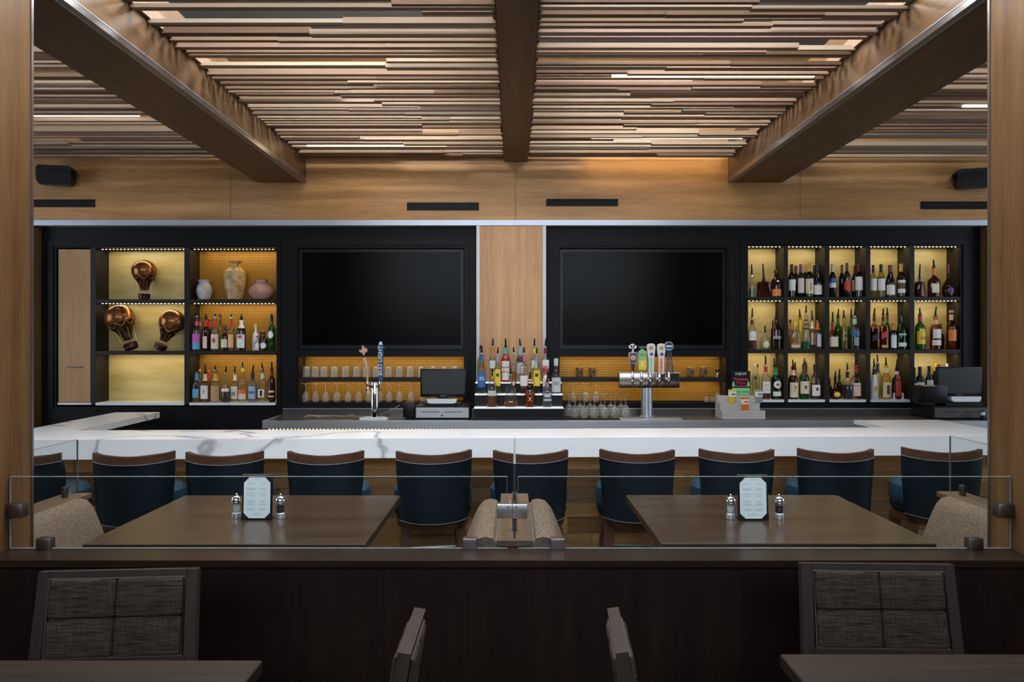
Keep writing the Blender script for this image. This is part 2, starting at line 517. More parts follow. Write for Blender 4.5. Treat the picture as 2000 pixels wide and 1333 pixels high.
def wall_with_window(name, wname, axis, pos, a0, a1, w0, w1, z0, z1, mat, pane, nm):
    """wall plane at X=pos (axis 'X') or Y=pos (axis 'Y') from a0 to a1 with one window w0..w1 x z0..z1"""
    t = 0.12
    m = MB()
    def bx(p, q, zz0, zz1, dd0=0.0, dd1=t):
        if axis == 'X':
            x0, x1 = (pos - dd1, pos - dd0) if pos < 0 else (pos + dd0, pos + dd1)
            return (x0, x1, p, q, zz0, zz1)
        return (p, q, pos - dd1, pos - dd0, zz0, zz1)
    for r in ((a0, w0, 0, ZC), (w1, a1, 0, ZC), (w0, w1, 0, z0), (w0, w1, z1, ZC)):
        if r[1] > r[0]: m.box(*bx(*r))
    struct(m.build(name, mat))
    wn = bpy.data.objects.new(wname, None); COL.objects.link(wn); struct(wn)
    fr = MB()
    fr.box(*bx(w0, w1, z0, z0 + 0.05, 0.0, 0.06)); fr.box(*bx(w0, w1, z1 - 0.05, z1, 0.0, 0.06))
    for k in range(nm + 1):
        c = w0 + (w1 - w0) * k / nm
        fr.box(*bx(max(w0, c - 0.025), min(w1, c + 0.025), z0, z1, 0.0, 0.06))
    fr.build('window_frame', BLACK, wn)
    MB().box(*bx(w0, w1, z0, z1, 0.07, 0.075)).build('pane', pane, wn)

SKY_R = emissive('daylight_pane_rear', (0.80, 0.90, 1.0), REAR_WINDOW)
SKY_S = emissive('fill_pane_side', (0.74, 0.87, 1.0), SIDE_FILL)
wall_with_window('wall_rear', 'window_1', 'Y', -2.3, -6.2, 6.2, -3.6, 3.6, 2.35, 4.0, DARKWALL, SKY_R, 5)
wall_with_window('wall_left', 'fill_window_2', 'X', -6.1, -2.4, 7.2, 3.0, 5.6, 0.9, 3.0, DARKWALL, SKY_S, 3)  # side windows added out of view for light on the bar
wall_with_window('wall_right', 'fill_window_3', 'X', 6.1, -2.4, 7.2, 3.0, 5.6, 0.9, 3.0, DARKWALL, SKY_S, 3)
# unseen dark walls added to shield the foreground from side daylight
struct(MB().box(-2.55, -2.40, -2.2, 2.45, 0, 2.3).build('wall_shield_left', DARKWALL))
struct(MB().box(2.40, 2.55, -2.2, 2.45, 0, 2.3).build('wall_shield_right', DARKWALL))

# ---- unseen fill panels added over booths, stools and bar
PANEL_B = emissive('bar_fill_glow', (0.97, 0.97, 0.96), BAR_FILL)
PANEL_E = emissive('booth_fill_glow', (0.92, 0.95, 1.0), BOOTH_FILL)
for i, (x, y, lab) in enumerate(((-1.35, 2.9, 'unseen cool fill panel added above the left booth'),
                                 (0.0, 2.9, 'unseen cool fill panel added above the centre booth divider'),
                                 (1.35, 2.9, 'unseen cool fill panel added above the right booth'),
                                 (-1.1, 3.85, 'unseen fill panel added over the left bar stools'),
                                 (1.15, 3.85, 'unseen fill panel added over the right bar stools'),
                                 (-1.1, 4.95, 'unseen fill panel added over the left of the bar'),
                                 (1.2, 4.95, 'unseen fill panel added over the right of the bar'),
                                 (-3.7, 3.3, 'unseen fill panel added beyond the left post'),
                                 (3.75, 3.3, 'unseen fill panel added beyond the right post'))):
    t = thing('fill_panel', lab, 'light', (x, y, ZC - 0.03), 0, 'added unseen fill panels')
    fr = MB()
    for a in ((-.62, .62, -.32, -.30), (-.62, .62, .30, .32), (-.62, -.60, -.30, .30), (.60, .62, -.30, .30)):
        fr.box(a[0], a[1], a[2], a[3], -0.02, 0.03)
    fr.build('frame', WHITE, t)
    MB().box(-.60, .60, -.30, .30, -0.01, 0.0).build('diffuser', PANEL_B if y > 3.2 else PANEL_E, t)

# ---- beams
def beam(x0, x1, zb, inner, label):
    cx = (x0 + x1) / 2
    t = thing('ceiling_beam', label, 'beam', (cx, 2.3, zb))
    w = (x1 - x0) / 2
    if inner:
        MB().box(-w, w, 0, DS - 2.302, 0.0, 0.42).build('beam_body', OAK_Y, t)
        s = inner
        MB().box(*sorted((s * (w - 0.030), s * (w + 0.003))), -0.001, DS - 2.304, -0.003, 0.030).build('metal_channel', STEELD, t)
        MB().box(*sorted((s * (w - 0.004), s * (w + 0.005))), -0.001, DS - 2.304, 0.028, 0.032).build('metal_bead', TRIM, t)
        MB().box(*sorted((s * (w - 0.034), s * (w - 0.029))), -0.001, DS - 2.304, -0.0045, 0.0).build('metal_bead', TRIM, t)
    else:
        MB().box(-w, w, 0, DS - 2.302, 0.0, 0.25).build('beam_body', OAK_Y, t)
        MB().box(-w * 0.68, w * 0.68, 0, DS - 2.304, -0.006, 0.0).build('soffit_board', OAK_Y, t)
ZBEAM = WZ(357, DS)
BL0, BL1 = -2.326, -1.890
BR0, BR1 = 1.936, 2.420
BC0, BC1 = -0.090, 0.118
beam(BL0, BL1, ZBEAM, 1, 'wide oak ceiling beam with metal corner strip, left of centre')
beam(BR0, BR1, ZBEAM, -1, 'wide oak ceiling beam with metal corner strip, right of centre')
beam(BC0, BC1, 3.185, 0, 'narrow oak ceiling beam running down the middle of the slats')

# ---- slats
rows_y = [5, 15, 29, 43, 52, 64, 79, 89, 100, 106, 112, 123, 131, 144, 152, 158, 165, 173, 179, 183, 188, 197, 203,
          211, 215, 221, 229, 234, 240, 244, 252, 257, 262, 267, 272, 280, 287, 291, 298, 302, 308]
rows_D = [F * (ZSLAT - CH) / (CY - y) for y in rows_y]
rng = random.Random(11)
bays = [(-5.9, BL0 - 0.004, 'slatted wood ceiling panel left of the left beam', 2.6),
        (BL1 + 0.004, BC0 - 0.003, 'slatted wood ceiling panel between left and middle beams', 1.0),
        (BC1 + 0.003, BR0 - 0.004, 'slatted wood ceiling panel between middle and right beams', 1.0),
        (BR1 + 0.004, 5.9, 'slatted wood ceiling panel right of the right beam', 2.6)]
slat_cache = {}
for bi, (x0, x1, lab, meanlen) in enumerate(bays):
    t = thing('slat_ceiling', lab, 'ceiling panel', ((x0 + x1) / 2, 3.4, ZSLAT), 0, 'slatted ceiling panels')
    hx = (x1 - x0) / 2
    # bearers the slats hang from
    for s in (-1, 1):
        a, b = sorted((s * hx, s * (hx - 0.018)))
        MB().box(a, b, 0.03, DS - 3.45, 0.02, 0.09).build('side_bearer', SLATS[1], t)
    for ri, D in enumerate(rows_D):
        if bi in (0, 3) and D < 3.75: continue
        nxt = rows_D[ri + 1] if ri + 1 < len(rows_D) else D + 0.09
        pitch = nxt - D
        th = pitch * 0.50
        if D + th > DS - 0.004: th = DS - 0.004 - D
        cuts = [x0 + 0.002]
        while cuts[-1] < x1 - 0.002:
            step = meanlen * rng.uniform(0.55, 1.7)
            nx = cuts[-1] + step
            if x1 - nx < meanlen * 0.35: nx = x1 - 0.002
            cuts.append(nx)
        for a, b in zip(cuts, cuts[1:]):
            if rng.random() < 0.05: continue
            dz = rng.choice((0, 0, 0.004, -0.004, 0.008, -0.007, 0.013)) * (0.7 + D / 8)
            hh = rng.choice((0.026, 0.030, 0.024, 0.020, 0.034, 0.016)) * (0.8 + D / 16)
            dyo = rng.uniform(-0.12, 0.12) * pitch
            MB().box(a - t.location.x + 0.0006, b - t.location.x - 0.0006, D - 3.4 + dyo, D - 3.4 + dyo + th, dz, dz + hh).build(
                'slat', SLATS[rng.choice((0, 0, 1, 1, 2, 3, 4, 5))], t, smooth=False)

LEDW = emissive('warm_linear_led', (1.0, 0.72, 0.36), LINEAR_LED * 2.4)
LEDC = emissive('white_linear_led', (1.0, 0.95, 0.84), LINEAR_LED)
def linear_light(xa, xb, y, lab, mat):
    # a slim bar that hangs in the gap just behind one slat row
    k = min(range(len(rows_y)), key=lambda i: abs(rows_y[i] - y))
    D = rows_D[k] + (rows_D[k + 1] - rows_D[k]) * 0.78 if k + 1 < len(rows_D) else DS - 0.02
    a, b = WX(xa, D), WX(xb, D)
    t = thing('linear_light', lab, 'light', ((a + b) / 2, D, ZSLAT), 0, 'linear lights between the slats')
    h = (b - a) / 2
    dd = 0.008
    MB().box(-h, h, -dd, dd, 0.012, 0.03).build('housing', STEELD, t)
    MB().box(-h, h, -dd, dd, 0.001, 0.012).build('diffuser', mat, t)
linear_light(1195, 1590, 143, 'bright white light bar between slats near the right beam', LEDC)
linear_light(1145, 1420, 302, 'warm light bar grazing the wall right of the middle beam', LEDW)
linear_light(66, 272, 222, 'light bar between slats at far left beside the post', LEDC)
linear_light(600, 872, 281, 'light bar between slats left of the middle beam', LEDW)
linear_light(1155, 1450, 267, 'light bar between slats right of the middle beam', LEDC)
linear_light(1880, 1990, 207, 'short light bar between slats at far right', LEDC)

# ---- posts that frame the view
def post(x0, x1, label):
    t = thing('wooden_post', label, 'post', ((x0 + x1) / 2, 2.655, 0))
    w = (x1 - x0) / 2
    MB().box(-w, w, -0.205, 0.205, 0, ZC - 0.001).build('post_body', OAK_Z, t)
    s = 1 if x1 < 0 else -1
    MB().box(*sorted((s * (w - 0.002), s * (w + 0.004))), 0.196, 0.209, 0, ZC - 0.002).build('corner_trim', STEELD, t)
PL, PR = -1.925, 1.893
post(-2.5, PL, 'tall oak post at the left edge')
post(PR, 2.5, 'tall oak post at the right edge')

# ---- speakers and vents on the bulkhead
def speaker(px, py, flip, lab):
    D = DS - 0.12
    t = thing('wall_speaker', lab, 'speaker', (WX(px, D), DS, WZ(py, D)), 0, 'wall speakers')
    w, h, d = 0.135, 0.085, 0.16
    body = MB()
    pts = [(-w, 0), (-w, -h * 0.55), (-w * 0.82, -h), (w * 0.82, -h), (w, -h * 0.55), (w, h * 0.7), (w * 0.85, h), (-w * 0.85, h), (-w, h * 0.7)]
    body.prism(pts, -0.20, -0.06)
    b = body.build('speaker_body', PLASTIC, t, rot=(0.10, 0, flip * 0.25))
    MB().box(-w * 0.9, w * 0.9, -0.206, -0.200, -h * 0.8, h * 0.6, 0.002, 1).build('grille', RUBBER, b)
    MB().box(0.03 * flip - 0.018, 0.03 * flip + 0.018, -0.2085, -0.206, -h * 0.62, -h * 0.55).build('badge', CHROME, b)
    MB().box(flip * 0.10, flip * 0.10 + 0.085 * flip, -0.10, -0.07, -0.02, 0.035).build('bracket_arm', PLASTIC, t) if flip > 0 else \
        MB().box(-0.185, -0.10, -0.10, -0.07, -0.02, 0.035).build('bracket_arm', PLASTIC, t)
    MB().box(-0.05, 0.05, -0.062, -0.001, -0.03, 0.03).build('bracket', PLASTIC, t)
speaker(103, 341, 1, 'small black wall speaker at the left end of the bulkhead')
speaker(1906, 347, -1, 'small black wall speaker at the right end of the bulkhead')

def vent(xa, xb, ya, yb, lab):
    a, b, z1, z0 = WX(xa, DS), WX(xb, DS), WZ(ya, DS), WZ(yb, DS)
    t = thing('air_vent', lab, 'vent', ((a + b) / 2, DS, (z0 + z1) / 2), 0, 'slot vents in the bulkhead')
    hx, hz = (b - a) / 2, (z1 - z0) / 2
    fr = MB()
    e = 0.012
    fr.box(-hx, hx, -0.008, -0.001, hz - e, hz); fr.box(-hx, hx, -0.008, -0.001, -hz, -hz + e)
    fr.box(-hx, -hx + e, -0.008, -0.001, -hz + e, hz - e); fr.box(hx - e, hx, -0.008, -0.001, -hz + e, hz - e)
    fr.build('frame', BLACK, t)
    MB().box(-hx + e, hx - e, -0.003, -0.001, -hz + e, hz - e).build('backing', RUBBER, t)
    for k in (-1, 1):
        MB().box(-hx + e, hx - e, -0.007, -0.003, k * 0.011 - 0.004, k * 0.011 + 0.004).build('louvre', BLACK, t)
vent(40, 186, 390, 405, 'black slot vent under the left speaker')
vent(795, 935, 396, 411, 'black slot vent left of the middle of the bulkhead')
vent(1067, 1207, 389, 403, 'black slot vent right of the middle of the bulkhead')
vent(1798, 1945, 394, 409, 'black slot vent under the right speaker')

# ================================================================== back wall cabinets
ZCT = WZ(441, DC)         # cabinet tops
ZBB = 0.88                # back bar worktop
def cx(px): return WX(px, DC)
def cz(py): return WZ(py, DC)

LEDBEAD = emissive('led_beads', (1.0, 0.86, 0.55), 5.0)
def led_row(parent, ox, oz, x0, x1, z, y, power, dotted=True):
    """LED strip under a shelf: beads plus the light they give"""
    m = MB(); n = max(2, int((x1 - x0) / 0.034))
    for i in range(n):
        c = x0 + (i + 0.5) * (x1 - x0) / n
        yb, hb_ = (0.036, 0.0035) if z > CH else (0.165, 0.0015)
        m.box(c - 0.006, c + 0.006, yb, yb + 0.008, z - hb_, z - 0.0005)
    m.build('led_strip', LEDBEAD, parent, smooth=False, kind='stuff')
    ld = bpy.data.lights.new('shelf_light', 'AREA')
    ld.shape = 'RECTANGLE'; ld.size = x1 - x0 - 0.01; ld.size_y = 0.02
    ld.energy = power * SHELF_LED; ld.color = (1.0, 0.80, 0.48)
    lo = bpy.data.objects.new('shelf_light', ld); COL.objects.link(lo)
    lo.parent = parent
    lo.location = ((x0 + x1) / 2, 0.075, z - 0.004)
    lo.rotation_euler = (0.2, 0, 0)

def frame_box(m, x0, x1, z0, z1, fx0, fx1, fz0, fz1, y0, y1):
    """rectangular frame: outer x0..x1,z0..z1 with hole fx0..fx1,fz0..fz1"""
    m.box(x0, fx0, y0, y1, z0, z1); m.box(fx1, x1, y0, y1, z0, z1)
    m.box(fx0, fx1, y0, y1, z0, fz0); m.box(fx0, fx1, y0, y1, fz1, z1)

# --- left display cabinet (80..556)
def cabinet_root(name, label, cat, px0, px1):
    o = thing(name, label, cat, (cx((px0 + px1) / 2), DC, 0))
    return o, o.location.x
CLX0, CLX1 = cx(79), cx(556)
t, ox = cabinet_root('display_cabinet', 'black display cabinet with balloons, vases and bottles at left', 'cabinet', 79, 556)
X = lambda px: cx(px) - ox
m = MB()
frame_box(m, CLX0 - ox, X(556), 0.0, ZCT, X(110), X(540), cz(795), cz(484), 0.0, 0.03)
m.build('face_frame', BLACK, t)
m = MB(); m.box(CLX0 - ox, X(556), 0.222, 0.25, 0, ZCT); m.box(CLX0 - ox, CLX0 - ox + 0.02, 0.03, 0.222, 0, ZCT)
m.box(X(538), X(556), 0.03, 0.222, 0, ZCT)
m.box(X(110), X(540), 0.03, 0.222, cz(484), cz(480)); m.build('carcass', BLACK_IN, t)
frame_box_m = MB(); frame_box(frame_box_m, X(95), X(548), cz(800), cz(470), X(105), X(541), cz(796), cz(480), -0.012, 0.0)
frame_box_m.build('frame_moulding', BLACK, t)
d = MB().box(X(113), X(176), 0.006, 0.026, cz(786), cz(487), 0.002, 1).build('door', BIRCH, t)
MB().tube([(X(131), -0.010, cz(717)), (X(160), -0.010, cz(717))], 0.004, 8).box(X(131), X(133), -0.010, 0.006, cz(718), cz(716)).box(X(158), X(160), -0.010, 0.006, cz(718), cz(716)).build('handle', STEELD, d)
MB().box(X(113), X(178), -0.004, 0.02, cz(791), cz(787)).build('door_sill', WHITE, t)
for a, b in ((177, 187), (360, 370)):
    MB().box(X(a), X(b), 0.0, 0.222, cz(790), cz(484)).build('divider', BLACK_IN, t)
for c0, c1 in ((187, 360), (370, 538)):
    for sy in (585, 686):
        MB().box(X(c0), X(c1), 0.002, 0.222, cz(sy + 7.5), cz(sy)).build('shelf', BLACK_IN, t)
    MB().box(X(c0), X(c1), -0.004, 0.222, cz(792), cz(787)).build('base_shelf', WHITE, t)
zr = [(486, 585), (592.5, 686), (693.5, 787)]
for r, (za, zb) in enumerate(zr):
    MB().box(X(187), X(360), 0.214, 0.222, cz(zb), cz(za)).build('back_panel', CREAM, t)
    MB().box(X(370), X(538), 0.214, 0.222, cz(zb), cz(za)).build('back_panel', BRASS, t)
    led_row(t, 0, 0, X(192), X(358), cz(za), 0.10, 1.1)
    led_row(t, 0, 0, X(373), X(534), cz(za), 0.10, 1.1)

# --- right bottle cabinet (1434..1908)
t, ox = cabinet_root('bottle_cabinet', 'black backlit cabinet of fifteen bottle cubbyholes at right', 'cabinet', 1434, 1908)
X = lambda px: cx(px) - ox
m = MB()
frame_box(m, X(1434), OR - ox, 0, ZCT, X(1461), X(1876), cz(788), cz(481), 0.0, 0.03); m.build('face_frame', BLACK, t)
m = MB(); m.box(X(1434), OR - ox, 0.222, 0.25, 0, ZCT); m.box(X(1434), X(1461), 0.03, 0.222, 0, ZCT)
m.box(X(1876), OR - ox, 0.03, 0.222, 0, ZCT); m.box(X(1461), X(1876), 0.03, 0.222, cz(481), ZCT)
m.build('carcass', BLACK_IN, t)
m = MB(); frame_box(m, X(1445), X(1890), cz(792), cz(468), X(1456), X(1880), cz(789), cz(478), -0.012, 0.0); m.build('frame_moulding', BLACK, t)
RC = [(1461, 1531), (1539, 1611), (1620, 1691), (1700, 1777), (1786, 1876)]
for (a, b), (c, d) in zip(RC, RC[1:]):
    MB().box(X(b), X(c), 0.0, 0.222, cz(785), cz(481)).build('divider', BLACK_IN, t)
RZ = [(481, 580), (587.5, 683), (690.5, 781)]
for (a, b) in RC:
    for sy in (580, 683):
        MB().box(X(a), X(b), 0.002, 0.222, cz(sy + 7.5), cz(sy)).build('shelf', BLACK_IN, t)
    MB().box(X(a), X(b), -0.004, 0.222, cz(786), cz(781)).build('base_shelf', WHITE, t)
    for za, zb in RZ:
        MB().box(X(a), X(b), 0.214, 0.222, cz(zb), cz(za)).build('back_panel', CREAM, t)
        led_row(t, 0, 0, X(a) + 0.006, X(b) - 0.006, cz(za), 0.10, 0.55)

# --- television bays
def tv_bay(px0, px1, n0, n1, t0, t1, labc, labt):
    t, ox = cabinet_root('media_cabinet', labc, 'cabinet', px0, px1)
    X = lambda px: cx(px) - ox
    m = MB()
    frame_box(m, X(px0), X(px1), 0, ZCT, X(n0), X(n1), cz(787), cz(485), 0.0, 0.03); m.build('face_frame', BLACK, t)
    m = MB(); m.box(X(px0), X(px1), 0.222, 0.25, 0, ZCT); m.box(X(px0), X(n0), 0.03, 0.222, 0, ZCT)
    m.box(X(n1), X(px1), 0.03, 0.222, 0, ZCT); m.box(X(n0), X(n1), 0.03, 0.222, cz(485), cz(480)); m.build('carcass', BLACK_IN, t)
    m = MB(); frame_box(m, X(n0 - 10), X(n1 + 10), cz(797), cz(466), X(n0 - 4), X(n1 + 4), cz(791), cz(480), -0.012, 0.0); m.build('frame_moulding', BLACK, t)
    MB().box(X(n0), X(n1), 0.0, 0.222, cz(697), cz(684)).build('shelf', BLACK, t)
    MB().box(X(n0), X(n1), 0.004, 0.222, cz(746), cz(738)).build('shelf', BLACK_IN, t)
    MB().box(X(n0), X(n1), 0.215, 0.222, cz(787), cz(697)).build('back_panel', BRASS, t)
    led_row(t, 0, 0, X(n0) + 0.01, X(n1) - 0.01, cz(697), 0.10, 1.6)
    led_row(t, 0, 0, X(n0) + 0.01, X(n1) - 0.01, cz(746), 0.10, 1.6)
    # the television itself
    tv = thing('television', labt, 'television', (cx((t0 + t1) / 2), DC + 0.02, cz(684)), 0, 'televisions above the back bar')
    hw = (cx(t1) - cx(t0)) / 2
    zt = cz(487) - cz(684)
    MB().box(-hw, hw, 0.0, 0.06, 0.006, zt, 0.004, 1).build('housing', PLASTIC, tv)
    bz = MB(); frame_box(bz, -hw, hw, 0.006, zt, -hw + 0.024, hw - 0.024, 0.045, zt - 0.026, -0.008, 0.0); bz.build('bezel', PLASTIC, tv)
    MB().box(-hw + 0.024, hw - 0.024, -0.003, 0.0, 0.045, zt - 0.026).build('screen', SCREEN, tv)
    MB().box(-0.03, 0.03, -0.0095, -0.008, 0.020, 0.030).build('badge', STEELD, tv)
tv_bay(556, 930, 583, 906, 584, 905, 'black media cabinet left of the wood pillar, with glass shelves', 'large blank television left of the wood pillar')
tv_bay(1067, 1434, 1093, 1418, 1094, 1417, 'black media cabinet right of the wood pillar, with cups', 'large blank television right of the wood pillar')

# --- wood pillar between the televisions
pt = thing('pillar', 'light oak pillar between the two televisions', 'pillar', (WX(998.5, DS), DC, ZBB))
hw = (WX(1060, DS) - WX(937, DS)) / 2
MB().box(-hw, hw, DS - DC, -0.001, 0, ZT - ZBB - 0.001).build('panel', OAK_PANEL, pt)
for s in (-1, 1):
    a, b = sorted((s * hw, s * (hw + 0.030)))
    MB().box(a, b, DS - DC - 0.006, -0.001, 0, ZT - ZBB - 0.001).build('metal_trim', TRIM2, pt)

# ================================================================== back bar worktop
DBB = 6.09
t = thing('back_bar_counter', 'stainless steel back bar worktop below the televisions', 'counter', (0.9, DBB, 0))
xl, xr = WX(512, DBB) - 0.9, 4.05 - 0.9
MB().box(xl + 0.018, xr, 0.018, DC - DBB - 0.013, ZBB - 0.066, ZBB).build('worktop', WORKTOP, t)
MB().box(xl, xr, 0.0, 0.018, ZBB - 0.066, ZBB + 0.001, 0.002, 1).box(xl, xl + 0.018, 0.018, DC - DBB - 0.013, ZBB - 0.066, ZBB + 0.001).build('front_edge', STEEL, t)
MB().box(xl + 0.02, xr, DC - DBB - 0.034, DC - DBB - 0.0135, ZBB, ZBB + 0.055).build('upstand', WORKTOP, t)
MB().box(xl + 0.02, xr, DC - DBB - 0.040, DC - DBB - 0.0135, ZBB + 0.055, ZBB + 0.060).build('upstand_lip', STEEL, t)
for k in range(7):
    w = (xr - xl - 0.1) / 7
    d = MB().box(xl + 0.05 + k * w + 0.004, xl + 0.05 + (k + 1) * w - 0.004, 0.035, 0.055, 0.12, ZBB - 0.085).build('door', BLACK, t)
    MB().box(xl + 0.05 + (k + 0.5) * w - 0.07, xl + 0.05 + (k + 0.5) * w + 0.07, 0.015, 0.035, ZBB - 0.15, ZBB - 0.135).build('handle', STEEL, d)
MB().box(xl + 0.05, xr, 0.055, DC - DBB - 0.02, 0.0, ZBB - 0.068).build('carcass', BLACK_IN, t)
m = MB()
for i in range(170):
    c = xl + 0.05 + i * (xr - xl - 0.9) / 170
    m.box(c, c + 0.013, 0.014, 0.022, ZBB - 0.078, ZBB - 0.0665)
m.build('led_strip', emissive('under_edge_led', (1.0, 0.72, 0.32), 1.3), t, smooth=False, kind='stuff')
ld = bpy.data.lights.new('under_edge_light', 'AREA'); ld.shape = 'RECTANGLE'; ld.size = 4.5; ld.size_y = 0.01
ld.energy = 3.0; ld.color = (1.0, 0.78, 0.45)
lo = bpy.data.objects.new('under_edge_light', ld); COL.objects.link(lo); lo.location = (0.9, DBB + 0.012, ZBB - 0.08)

# ================================================================== the marble bar
BA = 0.030
BAR = thing('bar_counter', 'white marble topped bar with wood plank front behind the stools', 'counter', (0, 4.74, 0), BA)
ZB = 0.92
m = MB()
poly_front = [(-3.52, 0), (3.47, 0), (3.47, 0.49), (-3.52, 0.49)]
m.box(-3.52, 3.47, 0, 0.49, ZB - 0.030, ZB)
m.box(-3.52, 3.47, 0, 0.03, ZB - 0.129, ZB - 0.030)
m.box(-3.52, -3.13, 0.49, 1.78, ZB - 0.030, ZB)
m.box(-3.16, -3.13, 0.49, 1.78, ZB - 0.050, ZB - 0.030)
m.box(2.77, 3.47, 0.49, 0.97, ZB - 0.030, ZB)
m.build('countertop', MARBLE, BAR)
m = MB(); m.box(-3.45, 3.40, 0.29, 0.42, 0, ZB - 0.031); m.box(-3.45, -3.18, 0.42, 1.76, 0, ZB - 0.051); m.box(2.84, 3.40, 0.42, 0.95, 0, ZB - 0.031)
m.build('bar_body', BLACK_IN, BAR)
rg = random.Random(3)
z = 0.0
hts = [0.11, 0.105, 0.115, 0.10, 0.11, 0.12, 0.115, 0.112]
for ri, hgt in enumerate(hts):
    x = -3.45 - rg.uniform(0, 0.5)
    while x < 3.40:
        ln = rg.uniform(0.35, 0.95)
        a, b = max(x, -3.45), min(x + ln, 3.40)
        if b - a > 0.02:
            pr = rg.uniform(0.0, 0.008)
            MB().box(a + 0.001, b - 0.001, 0.268 - pr, 0.29, z + 0.001, min(z + hgt - 0.001, ZB - 0.032)).build(
                'plank', PLANKS[rg.choice((0, 0, 1, 2, 3))], BAR, smooth=False)
        x += ln
    z += hgt

# warm strip and lamp added under the overhang to brighten the planks
MB().box(-3.3, 3.25, 0.225, 0.235, ZB - 0.036, ZB - 0.0305).build('led_strip', emissive('overhang_fill', (1.0, 0.74, 0.40), 1.0), BAR)
ld = bpy.data.lights.new('overhang_fill_light', 'AREA'); ld.shape = 'RECTANGLE'; ld.size = 6.4; ld.size_y = 0.01
ld.energy = 1.6; ld.color = (1.0, 0.76, 0.45)
lo = bpy.data.objects.new('overhang_fill_light', ld); COL.objects.link(lo); lo.parent = BAR; lo.location = (0, 0.20, ZB - 0.04)
lo.rotation_euler = (0.35, 0, 0)

# ================================================================== stools
def make_stool():
    t = thing('bar_stool', 'stool', 'stool', (0, 0, 0), 0, 'navy bar stools along the bar')
    n = 18
    A = 1.02                   # half angle of the back
    def shell(z, r, th, a, zc=0.0):
        inner, outer = [], []
        for i in range(n + 1):
            u = -a + 2 * a * i / n
            zz = z + zc * (math.cos(u * PI / 2 / a))
            # flattened arc: wide and gently curved
            xo = r * math.sin(u) / math.sin(a) * 0.2335
            yo = -0.270 + 0.085 * (u / a) ** 2
            outer.append((xo, yo, zz)); inner.append((xo * 0.93, yo + th, zz))
        return outer + inner[::-1]
    # rail, dipping in the middle
    MB().rings([shell(0.838, 1.0, 0.030, A, -0.020), shell(0.886, 1.003, 0.030, A, -0.019)]).build('top_rail', WALNUT, t)
    MB().rings([shell(0.46, 0.90, 0.06, A, -0.016), shell(0.49, 0.905, 0.075, A, -0.016), shell(0.60, 0.935, 0.08, A, -0.018), shell(0.75, 0.985, 0.070, A, -0.02),
                shell(0.835, 1.0, 0.042, A, -0.02)]).build('backrest', NAVY, t)
    def arc(z, r, zc, off=0.003):
        P = []
        for i in range(n + 1):
            u = -A + 2 * A * i / n
            P.append((r * 0.2335 * math.sin(u) / math.sin(A), -0.270 - off + 0.085 * (u / A) ** 2, z + zc * math.cos(u * PI / 2 / A)))
        return P
    MB().tube(arc(0.836, 1.0, -0.020), 0.0026, 6).build('piping', PIPING, t)
    MB().tube(arc(0.466, 0.90, -0.016), 0.002, 6).build('piping', PIPING, t)
    MB().lathe([(0.05, 0.50), (0.232, 0.505), (0.246, 0.53), (0.250, 0.58), (0.246, 0.625), (0.225, 0.648), (0.15, 0.658), (0.03, 0.660)], 32).build('seat', NAVY_SEAT, t)
    MB().lathe([(0.20, 0.455), (0.236, 0.465), (0.243, 0.485), (0.240, 0.505), (0.2, 0.508)], 32).build('seat_base', NAVY, t)
    MB().lathe([(0.20, 0.395), (0.228, 0.40), (0.230, 0.45), (0.20, 0.455)], 32).build('apron', WALNUT, t)
    for sx in (-1, 1):
        for sy in (-1, 1):
            lg = MB(); rings = []
            for zz, hw, o in ((0.0, 0.020, 0.205), (0.40, 0.033, 0.165)):
                c = Vector((sx * o, sy * o, zz))
                rings.append([(c.x + a * hw, c.y + b * hw, zz) for a, b in ((-1, -1), (1, -1), (1, 1), (-1, 1))])
            lg.rings(rings).build('leg', WALNUT, t, smooth=False)
    P = [(0.198 * a, 0.198 * b, 0.18) for a, b in ((-1, -1), (1, -1), (1, 1), (-1, 1), (-1, -1))]
    for a, b in zip(P, P[1:]):
        MB().tube([a, b], 0.012, 8).build('footrest_bar', STEELD, t)
    return t
stool_px = [34, 237, 424, 626, 836, 1034, 1252, 1449, 1648, 1867]
yaws = [-0.10, 0.16, 0.05, 0.03, 0.12, 0.02, -0.09, -0.08, -0.12, -0.25]
nth = ['far left navy stool, mostly behind the left post', 'first full navy bar stool from the left', 'second full navy bar stool from the left, behind the menu stand',
       'third full navy bar stool from the left', 'navy bar stool just left of the glass divider', 'navy bar stool behind the central glass divider',
       'navy bar stool just right of the glass divider', 'navy bar stool behind the right menu stand', 'second navy bar stool from the right',
       'far right navy bar stool beside the right post']
proto = make_stool()
for i, (px, yw) in enumerate(zip(stool_px, yaws)):
    Dk = 4.355 + BA * WX(px, 4.36)
    loc = (WX(px, Dk) , Dk + 0.265, 0)
    if i == 0:
        proto.location = loc; proto.rotation_euler = (0, 0, yw + BA); proto['label'] = nth[i]
    else:
        dup(proto, loc, yw + BA, nth[i])

# ================================================================== booths
def table(x0, x1, y0, y1, z, mat, lab, base_mat):
    t = thing('dining_table', lab, 'table', ((x0 + x1) / 2, (y0 + y1) / 2, 0), 0, 'dark wood tables')
    hx, hy = (x1 - x0) / 2, (y1 - y0) / 2
    MB().box(-hx, hx, -hy, hy, z - 0.036, z, 0.003, 1).build('tabletop', mat, t)
    MB().box(-hx + 0.06, hx - 0.06, -hy + 0.06, hy - 0.06, z - 0.07, z - 0.036).build('apron', base_mat, t)
    MB().lathe([(0.045, 0.03), (0.04, z - 0.07)], 16).build('pedestal', BLACK, t)
    MB().lathe([(0.26, 0.0), (0.26, 0.012), (0.06, 0.035), (0.0, 0.036)], 24).build('base', BLACK, t)
    return t
table(-1.735, -0.60, 2.875, 3.775, 0.75, TABLE_X, 'booth table with menu stand at left, behind the glass screen', ESPRESSO_X)
